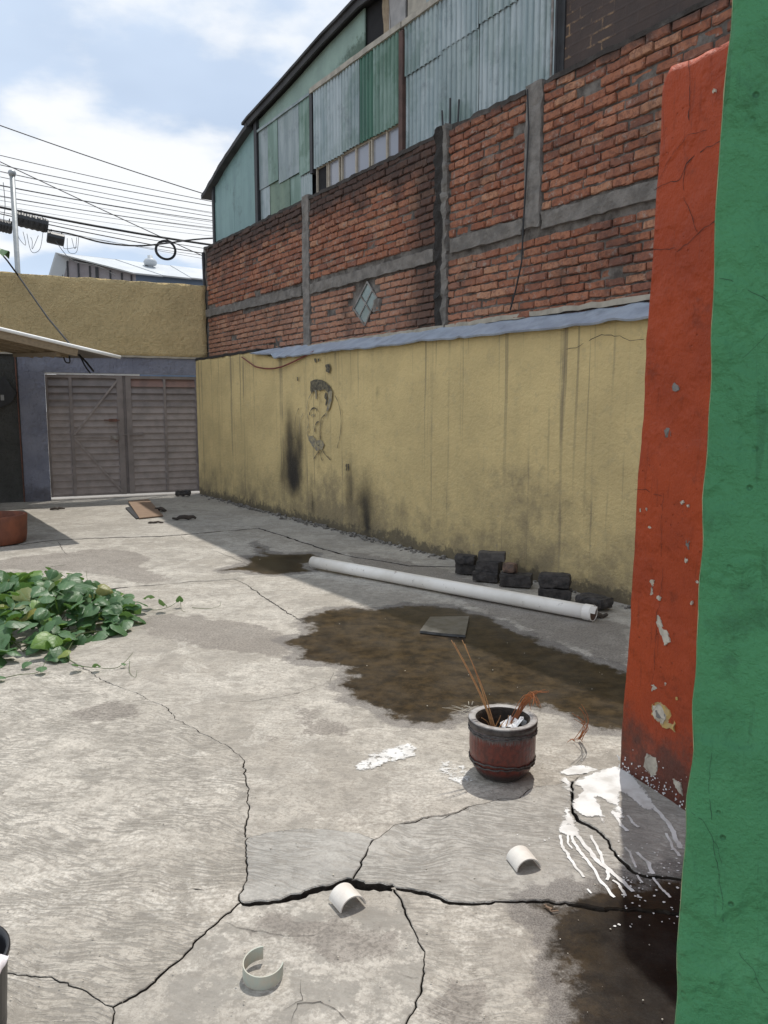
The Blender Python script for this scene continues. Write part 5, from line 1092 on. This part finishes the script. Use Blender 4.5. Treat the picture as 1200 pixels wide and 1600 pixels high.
# cut pieces of pipe
def cutpiece(bpx, fpx, label, L, span=(.12, math.pi - .12), r=.046):
    a = G(*bpx); b = G(*fpx); t = (b - a) / np.linalg.norm(b - a); zc = -r * math.sin(span[0]) + .010; a = (G(*bpx) + G(*fpx)) / 2 - t * L / 2 + ZV * zc; o = mk('pipe_offcut', shell(a, a + t * L, r, r - .004, 20, *span, n=1), M['pvc_old']); tag(o, label, 'pipe offcut', 'cut pieces of white pipe'); return o
cutpiece((533, 1402), (553, 1425), 'half-round white pipe offcut beside the wide black crack', .080); cutpiece((808, 1340), (828, 1366), 'half-round white pipe offcut right of centre on the grey slab', .085)
c_ = G(411, 1524) * np.array([1, 1, 0]) + ZV * .000; tlt = np.array([.05, -.10, 1.0]); tlt /= np.linalg.norm(tlt)
o = mk('pipe_offcut', shell(c_ + ZV * .004, c_ + ZV * .004 + tlt * .042, .056, .053, 26, math.radians(2), math.radians(262)), simple('green_stained_pvc', (.42, .46, .40), (.50, .43, .34), rough=.5, scale=14)); tag(o, 'open curled ring of pipe standing near the bottom edge', 'pipe offcut', 'cut pieces of white pipe')
# pot with rope bands
PC_ = G(788, 1212) * np.array([1, 1, 0]); PC_ = np.array([.505, 3.205, .008])
pt_ = thing('flower_pot', PC_, 'dark red glazed pot with rope bands and dry stems', 'pot')
body = [(.0, 0), (.095, 0), (.108, .012), (.125, .04), (.136, .075), (.140, .12), (.140, .18), (.141, .222), (.138, .226)]
mk('body', lathe(PC_, body, 48, lambda a, z: .0025 * math.sin(a * 23) * (.03 < z < .2)), M['pot'], pt_, smooth=True)
mk('rim', lathe(PC_, [(.1435, .2425), (.146, .246), (.141, .249), (.121, .249), (.115, .245)], 48, lambda a, z: .004 * mnoise.noise(Vector((math.cos(a) * 3, math.sin(a) * 3, z * 20)))), M['rim'], pt_, smooth=True); mk('collar', lathe(PC_, [(.139, .214), (.145, .222), (.146, .238), (.1437, .2430)], 48), M['collar'], pt_, smooth=True); mk('inner_wall', lathe(PC_, [(.1155, .2462), (.110, .236), (.1085, .14)], 48), M['soil'], pt_, smooth=True)
for zc, r in ((.210, .143), (.200, .144), (.080, .140), (.066, .137)):
    pts = [PC_ + np.array([(r - .001 + .0015 * math.sin(a * 30)) * math.cos(a), (r - .001 + .0015 * math.sin(a * 30)) * math.sin(a), zc + .004 * math.sin(a * 3 + zc * 90) + .002 * math.sin(a * 17)]) for a in np.linspace(0, 2 * math.pi, 90)]
    mk('rope_band', tube(pts, .0040, 6, False), M['rope' if zc > .1 else 'collar'], pt_, smooth=True)
v, f = lathe(PC_, [(.111, .155), (.08, .165), (.04, .170), (.0, .168)], 24, lambda a, z: .02 * math.sin(a * 5)); mk('soil', (v, f), M['soil'], pt_)
rg = random.Random(5)
def stems(name, base, tips, r, mat, label, cat):
    t = thing(name, base, label, cat)
    for a, m_, b in tips: mk('stem', tube(smooth_path([a, m_, b], 8), r, 5, taper=.45), M[mat], t, smooth=True)
    return t
sb = PC_ + np.array([-.03, -.01, .168]); T = []
for px, py, D in ((705, 1000, 3.23), (709, 1004, 3.24), (722, 1000, 3.22), (726, 1006, 3.21)):
    b = AT(px, py, D); a = sb + np.array([rg.uniform(-.012, .012), rg.uniform(-.01, .01), 0]); T.append((a, (a + b) / 2 + np.array([.012, 0, 0]), b))
for k in range(6): a = sb + np.array([rg.uniform(-.03, .03), rg.uniform(-.03, .03), 0]); b = a + np.array([rg.uniform(-.06, .06), rg.uniform(-.04, .04), rg.uniform(.05, .10)]); T.append((a, (a + b) / 2 + np.array([.01, .01, .01]), b))
stems('dry_plant', sb, T, .0032, 'straw', 'tall straw-coloured dry stems leaning left out of the pot', 'dry plant')
sb2 = PC_ + np.array([.02, .02, .168]); T = []
for k in range(20):
    a = sb2 + np.array([rg.uniform(-.01, .01), rg.uniform(-.01, .01), 0]); top = AT(822 + rg.uniform(-4, 10), 1086 + rg.uniform(-4, 6), 3.25); tip = AT(rg.uniform(826, 846), rg.uniform(1098, 1114), 3.22 + rg.uniform(-.05, .05)) if k < 15 else AT(rg.uniform(838, 862), 1080 + rg.uniform(-3, 4), 3.22)
    T.append((a, top, tip))
stems('dry_leaf_tuft', sb2, T, .0017, 'rustleaf', 'drooping rust-brown dry leaf tuft over the pot rim', 'dry leaves')
V, Fc = [], []; wc = PC_ + np.array([.045, .0, .200]); rg2 = random.Random(8)
for i in range(8):
    for k in range(6):
        V.append(wc + np.array([(i / 7 - .5) * .10, (k / 5 - .5) * .075, .012 * (i / 7) + .05 * abs(mnoise.noise(Vector((i * .9, k * 1.1, 4)))) + rg2.uniform(-.006, .012)]))
for i in range(7):
    for k in range(5): a = i * 6 + k; Fc.append([a, a + 6, a + 7, a + 1])
o = mk('wrapper', (V, Fc), M['wrapper']); tag(o, 'crumpled white plastic wrapper lying inside the pot', 'wrapper')
# fallen dry tuft right of the pot
fb = G(900, 1160) + ZV * .012; T = []
for k in range(12):
    a = fb + np.array([rg.uniform(-.02, .03), rg.uniform(-.02, .02), 0]); b = AT(rg.uniform(893, 915), rg.uniform(1100, 1130), 3.36) if k < 8 else G(rg.uniform(885, 925), rg.uniform(1155, 1170)) + ZV * .006
    T.append((a, (a + b) / 2 + np.array([.035 if k < 8 else .0, 0, .012]), b))
stems('fallen_dry_leaf', fb, T, .0019, 'rustleaf', 'curled rust-brown dry leaf lying on the paving right of the pot', 'dry leaves')
rootb = G(725, 1115) + ZV * .012; T = []
for k in range(16): a = rootb + np.array([rg.uniform(.0, .09), rg.uniform(-.10, .10), 0]); b = a + np.array([rg.uniform(-.16, .02), rg.uniform(-.08, .10), rg.uniform(-.002, .006)]); T.append((a, (a + b) / 2 + np.array([0, rg.uniform(-.02, .02), .006]), b))
stems('dry_root_fibres', rootb, T, .0016, 'plaster', 'pale dry root fibres spread left behind the pot', 'roots')
# sooty bricks by the wall
def lump(name, c, L, D_, H_, yaw, mat, label, grp='sooty bricks piled by the wall', rough=.012, round_=0.0, sd=0, cat='brick'):
    ca, sa = math.cos(yaw), math.sin(yaw); ex, ey = np.array([ca, sa, 0]) * L, np.array([-sa, ca, 0]) * D_; c = np.asarray(c, float)
    v, f = boxm(c - ex / 2 - ey / 2, ex, ey, ZV * H_, nx=7, ny=5, nz=5, amp=rough * .75, freq=22, seed=sd)
    if round_:
        cc = c + ZV * H_ / 2; lc = (v - cc) @ np.column_stack([ex / L / (L / 2), ey / D_ / (D_ / 2), ZV / (H_ / 2)]); m_ = np.max(np.abs(lc), axis=1); nrm_ = np.linalg.norm(lc, axis=1) + 1e-9; k = 1 - round_ + round_ * (m_ / nrm_) * 1.12; v = cc + (v - cc) * k[:, None]
    v[:, 2] += c[2] - v[:, 2].min(); o = mk(name, (v, f), M[mat]); return tag(o, label, cat, grp)
ya = math.atan2(WD[1], WD[0])
def gb(px, py, z=0.0, toward=.06): q = G(px, py); r = q[:2] / np.linalg.norm(q[:2]); return np.array([q[0] + r[0] * toward, q[1] + r[1] * toward, z + .006])
lump('brick', gb(730, 899), .20, .12, .095, ya + .55, 'burnt', 'sooty brick at the bottom left of the pile', sd=1); lump('brick', gb(728, 900, .098), .21, .13, .085, ya + .6, 'burnt', 'rounded sooty brick resting on the leftmost brick of the pile', round_=.45, sd=2)
lump('brick', gb(760, 911), .23, .12, .085, ya + .62, 'burnt', 'sooty brick at the foot of the tallest stack', sd=3); lump('brick', gb(764, 910, .088), .21, .12, .085, ya + .5, 'burnt', 'sooty brick in the middle of the tallest stack', sd=4); lump('brick', gb(768, 908, .176), .24, .125, .075, ya + .75, 'dustybrick', 'dusty brick on top of the tallest stack', rough=.007, sd=5)
lump('brick', gb(806, 919), .27, .13, .105, ya + .66, 'burnt', 'sooty brick right of the tallest stack', sd=6); lump('brick', gb(797, 917, .108, .05), .115, .10, .085, ya + .4, 'brownrock', 'small brown broken brick on the right brick of the pile', round_=.4, sd=7)
lump('brick', gb(867, 940), .255, .13, .085, ya + .66, 'burnt', 'sooty brick alone near the pipe end, under a rounded one', sd=8); lump('brick', gb(866, 939, .092), .26, .14, .115, ya + .66, 'burnt', 'big rounded sooty brick on the separate brick near the pipe end', round_=.35, sd=9)
lump('stone', gb(928, 957, 0, .12), .27, .18, .085, ya + .1, 'burnt', 'low dark stone behind the open end of the pipe', None, .02, .5, 10, 'stone')
# wet tile in the puddle, boards, debris
tl = mk('tile', plate([G(*p) + ZV * .022 for p in ((672, 968), (733, 967), (727, 997), (690, 994), (656, 990))], ZV, .018), M['mat_tile']); tag(tl, 'dark wet slab of tile lying in the brown puddle', 'tile')
b0, b1 = [G(*p) for p in ((200, 787), (232, 783), (255, 808), (218, 812))], [G(*p) for p in ((196, 795), (222, 790), (236, 806), (213, 812))]
o = mk('board', plate([p + ZV * z for p, z in zip(b0, (.045, .040, .026, .026))], ZV, .014), M['plywood']); tag(o, 'brown plywood board lying tilted in front of the gate', 'board')
o = mk('board', plate([p + ZV * z for p, z in zip(b1, (.022, .022, .018, .018))], ZV, .014), M['dark']); tag(o, 'dark board under the plywood board near the gate', 'board')
def scrap(px, py, L, wd, h, yaw, label, mat='twig', sd=0):
    r = random.Random(sd); c = G(px, py) + ZV * .006; P_ = []; n = 7
    for i in range(n): t = i / (n - 1) - .5; P_.append(c + np.array([math.cos(yaw) * L * t, math.sin(yaw) * L * t, h * (.3 + r.random()) * (1 - abs(t))]) + np.array([r.uniform(-.01, .01), r.uniform(-.01, .01), 0]))
    v, f = tube(P_, 1, 6); v = v.reshape(n, 6, 3); v = np.array([P_[i] + (v[i] - P_[i]) * (wd * (.35 + .65 * math.sin(math.pi * (i + .6) / n)) * r.uniform(.7, 1.1)) for i in range(n)]).reshape(-1, 3); v[:, 2] = np.maximum(v[:, 2], .003)
    o = mk('debris', (v, f), M[mat]); return tag(o, label, 'debris', 'scraps lying on the paving')
scrap(90, 797, .24, .026, .03, .1, 'short dark stick on the sunlit paving near the gate post', sd=1); scrap(288, 813, .34, .035, .05, .25, 'dark crumpled leaf in the shade right of the boards', sd=2); scrap(251, 799, .34, .035, .04, -.8, 'dark scrap touching the right corner of the plywood board', sd=6); scrap(243, 818, .2, .02, .02, .1, 'small scrap just in front of the plywood board', sd=3)
scrap(938, 966, .14, .022, .02, .3, 'dark scrap on the ground at the open pipe end', sd=4); scrap(858, 1424, .045, .0045, .006, -.6, 'small dry brown leaf below the black crack', 'plywood', 5)
lump('stone', gb(286, 776, 0, .0), .27, .12, .10, .3, 'burnt', 'dark stone at the foot of the right gate leaf', None, .03, .45, 14, 'stone')
# terracotta planter at the left edge
tc_ = np.array([-4.56, 9.12, .0]); pl = thing('planter', tc_, 'large terracotta planter under the awning edge at the left', 'planter')
mk('body', lathe(tc_, [(0, .0), (.30, .0), (.33, .015), (.345, .10), (.352, .25), (.358, .325), (.352, .335), (.32, .335), (.315, .32), (.31, .25)], 40), M['terracotta'], pl, smooth=True); mk('soil', lathe(tc_, [(.312, .26), (.15, .28), (0, .27)], 24), M['soil'], pl)
# black bucket with a white bag over its lip, bottom left corner
BR = .135; q = G(22, 1499, .27); bc = np.array([q[0] - BR - .020, q[1] - .005, .006]); bu = thing('bucket', bc, 'black bucket with a white plastic bag over its rim at the lower left corner', 'bucket')
mk('body', lathe(bc, [(0, 0), (.105, 0), (.112, .01), (BR - .006, .255), (BR, .262), (BR, .272), (BR - .008, .272), (BR - .012, .25), (.118, .08)], 40), M['bucket'], bu, smooth=True); mk('mud_fill', lathe(bc, [(.123, .17), (.08, .185), (0, .18)], 24), M['mud'], bu)
V, Fc = [], []; na = 40
for i in range(na + 1):
    a = math.radians(-105 + 108 * i / na); k = math.sin(math.pi * i / na); w1 = .050 * k * (1 + .25 * math.sin(i * .5)) + .002
    for j, (dr, dz) in enumerate(((-.014, -.03 * k), (-.010, .004), (.004, .006 * k), (.004 + .008 * k, -.012 * k), (.006 + .012 * k, -.5 * w1), (.004 + .008 * k, -w1))):
        wv = .0022 * math.sin(i * .9 + j); V.append(bc + np.array([(BR + dr + wv) * math.cos(a), (BR + dr + wv) * math.sin(a), .272 + dz + .0015 * math.sin(i * .8 + j * 2)]))
for i in range(na):
    for j in range(5): a = i * 6 + j; Fc.append([a, a + 6, a + 7, a + 1])
o = mk('bag_lip', (V, Fc), M['bag'], bu, smooth=True); o['label'] = 'white plastic bag folded over the rim'

# ---- creeping vine on the left
vc = G(95, 985); vn = thing('creeping_vine', (vc[0], vc[1], 0), 'heap of green heart-leaved vine spread over the cracked paving', 'vine')
def leaf_mesh(seed):
    r = random.Random(seed); n = 7; V = []; Fc = []; L = .115; fold = r.uniform(.10, .45); curl = r.uniform(.1, .6); wdt = r.uniform(.85, 1.1)
    outl = [(.020, -.012), (.044, .004), (.053, .028), (.045, .058), (.026, .088), (.008, .110)]
    mid = [(0, .002), (0, .012), (0, .032), (0, .060), (0, .090), (0, .115)]
    def zf(x, y): return -abs(x) * fold + .0 - curl * (y - .03) ** 2 * 5 + .004 * math.sin(y * 90 + seed)
    for sgn in (-1, 1):
        b = len(V)
        for (mx, my), (ox, oy) in zip(mid, outl):
            x = ox * sgn * wdt; V += [(0, my, zf(0, my)), (x * .55, (my + oy) / 2, zf(x * .55, (my + oy) / 2) + .004), (x, oy, zf(x, oy))]
        for i in range(5):
            for k in range(2): a = b + i * 3 + k; q = [a, a + 1, a + 4, a + 3]; Fc.append(q if sgn > 0 else q[::-1])
    me = bpy.data.meshes.new('leaf'); me.from_pydata(V, [], Fc); me.update(); me.polygons.foreach_set('use_smooth', [True] * len(me.polygons)); me.materials.append(M['leaf']); return me
LM = [leaf_mesh(i) for i in range(8)]; rl = random.Random(21)
def put_leaf(p, yaw, pitch, roll, sc_):
    o = bpy.data.objects.new('leaf', rl.choice(LM)); col.objects.link(o); o.parent = vn
    o.matrix_local = Matrix.Translation(Vector(np.asarray(p) - WLOC[vn.name])) @ Matrix.Rotation(yaw, 4, 'Z') @ Matrix.Rotation(pitch, 4, 'X') @ Matrix.Rotation(roll, 4, 'Y') @ Matrix.Scale(sc_, 4)
OUT = [(-75, 1010), (-80, 950), (-40, 915), (40, 908), (100, 908), (150, 912), (190, 925), (215, 940), (225, 952), (210, 968), (180, 980), (150, 985), (115, 998), (110, 1020), (88, 1024), (60, 1010), (20, 1020), (-40, 1036)]
OP2 = np.array(P2([(x, y + 14) for x, y in OUT])); lo, hi = OP2.min(0), OP2.max(0); cnt = 0; tries = 0
while cnt < 286 and tries < 9000:
    tries += 1; p = np.array([rl.uniform(lo[0], hi[0]), rl.uniform(lo[1], hi[1])]); sd = pip_sd(p[None], OP2)[0]
    if sd < .0: continue
    hmax = min(.32, .06 + sd * .75) * (.75 + .5 * mnoise.noise(Vector((p[0] * 3, p[1] * 3, 0)))); z = .03 + hmax * rl.uniform(.25, 1.0) ** .6
    tow = math.atan2(-1, .15) + math.pi / 2; yaw = rl.gauss(math.pi, .9) if rl.random() < .65 else rl.uniform(0, 6.28)
    put_leaf((p[0], p[1], z), yaw, rl.uniform(-.75, .15), rl.gauss(0, .4), rl.choice((.75, .9, 1.05, 1.2, 1.35, 1.5)) * rl.uniform(.85, 1.1)); cnt += 1
LV, LFc, LR, ln0 = [], [], [], 0
for _ in range(420):                                  # the leaves underneath, past the first three hundred
    p = np.array([rl.uniform(lo[0], hi[0]), rl.uniform(lo[1], hi[1])]); sd = pip_sd(p[None], OP2)[0]
    if sd < .02: continue
    hmax = min(.30, .05 + sd * .75); me = rl.choice(LM); k = rl.uniform(.8, 1.45)
    mt = Matrix.Translation((p[0], p[1], .02 + hmax * rl.uniform(.1, .8))) @ Matrix.Rotation(rl.gauss(math.pi, 1.1), 4, 'Z') @ Matrix.Rotation(rl.uniform(-.9, .1), 4, 'X') @ Matrix.Rotation(rl.gauss(0, .5), 4, 'Y') @ Matrix.Scale(k, 4)
    LV += [np.array((mt @ v.co)[:]) for v in me.vertices]; LFc += [[i + ln0 for i in f.vertices] for f in me.polygons]; LR += [rl.random()] * len(me.vertices); ln0 += len(me.vertices)
o = mk('underlayer_leaves', (np.array(LV), LFc), M['leaf'], vn, smooth=True, attrs=dict(rnd=LR)); o['kind'] = 'stuff'
for (x, y), z, yaw, pit, s_ in (((258, 956), .05, 2.6, .9, .75), ((281, 949), .05, 3.4, 1.1, .55), ((124, 1048), .03, 2.9, .6, .6), ((152, 1048), .03, 3.3, .7, .5), ((196, 1044), .02, 1.2, .4, .28), ((45, 1044), .04, 3.0, -.2, .55), ((65, 1052), .04, 3.6, -.1, .6), ((6, 1064), .03, 2.6, .2, .6), ((230, 958), .06, 2.2, .6, .85), ((232, 950), .08, 3.6, .5, .9)):
    q = G(x, y); put_leaf((q[0], q[1], z), yaw, pit, 0, s_)
def runner(pts, r=.0028): mk('stem', tube(smooth_path([G(x, y) + ZV * z for x, y, z in pts], 6), r, 5, taper=.5), M['stem'], vn, smooth=True)
runner([(200, 958, .05), (240, 957, .02), (262, 955, .03), (277, 948, .04), (284, 942, .05)]); runner([(282, 948, .04), (284, 955, .01), (290, 957, .006)], .0018); runner([(300, 951, .008), (325, 952, .006), (342, 949, .008), (345, 944, .02)], .0022)
runner([(95, 1025, .03), (120, 1042, .015), (150, 1046, .012), (180, 1047, .012), (195, 1042, .03), (208, 1032, .05)]); runner([(203, 1040, .03), (203, 1053, .008), (212, 1060, .008), (214, 1052, .02)], .0018); runner([(0, 1066, .02), (30, 1058, .015), (60, 1055, .02), (75, 1040, .05)]); runner([(120, 945, .15), (95, 935, .22), (80, 930, .24), (105, 930, .26)], .002); runner([(40, 940, .2), (10, 945, .18), (5, 950, .10)], .002); runner([(140, 950, .18), (138, 945, .22), (137, 942, .27)], .0022)
for k in range(26):
    i, j = rl.randrange(len(OP2)), rl.randrange(len(OP2)); a, b = OP2[i], OP2[j]; a = a * .8 + OP2.mean(0) * .2; b = b * .8 + OP2.mean(0) * .2
    mk('stem', tube(smooth_path([np.append(a, .015), np.append((a + b) / 2, .07), np.append(b, .02)], 8), .0035, 5), M['stem'], vn, smooth=True)

# grit and leaf crumbs scattered over the paving
gr_ = random.Random(31); gp = []
for _ in range(230):
    x, y = gr_.uniform(-20, 1060), 800 + 800 * gr_.random() ** .8
    q = G(x, y)
    if (q - PA) @ WN < .05 or (q - PC) @ GN < .1: continue
    gp.append(rock(q + ZV * .004, gr_.uniform(.0012, .0030) * (1 + .10 * q[1]), gr_))
gt_ = mk('grit', join(*gp), M['plaster']); tag(gt_, 'loose grit and crumbs scattered over the paving', 'grit', kind='stuff')
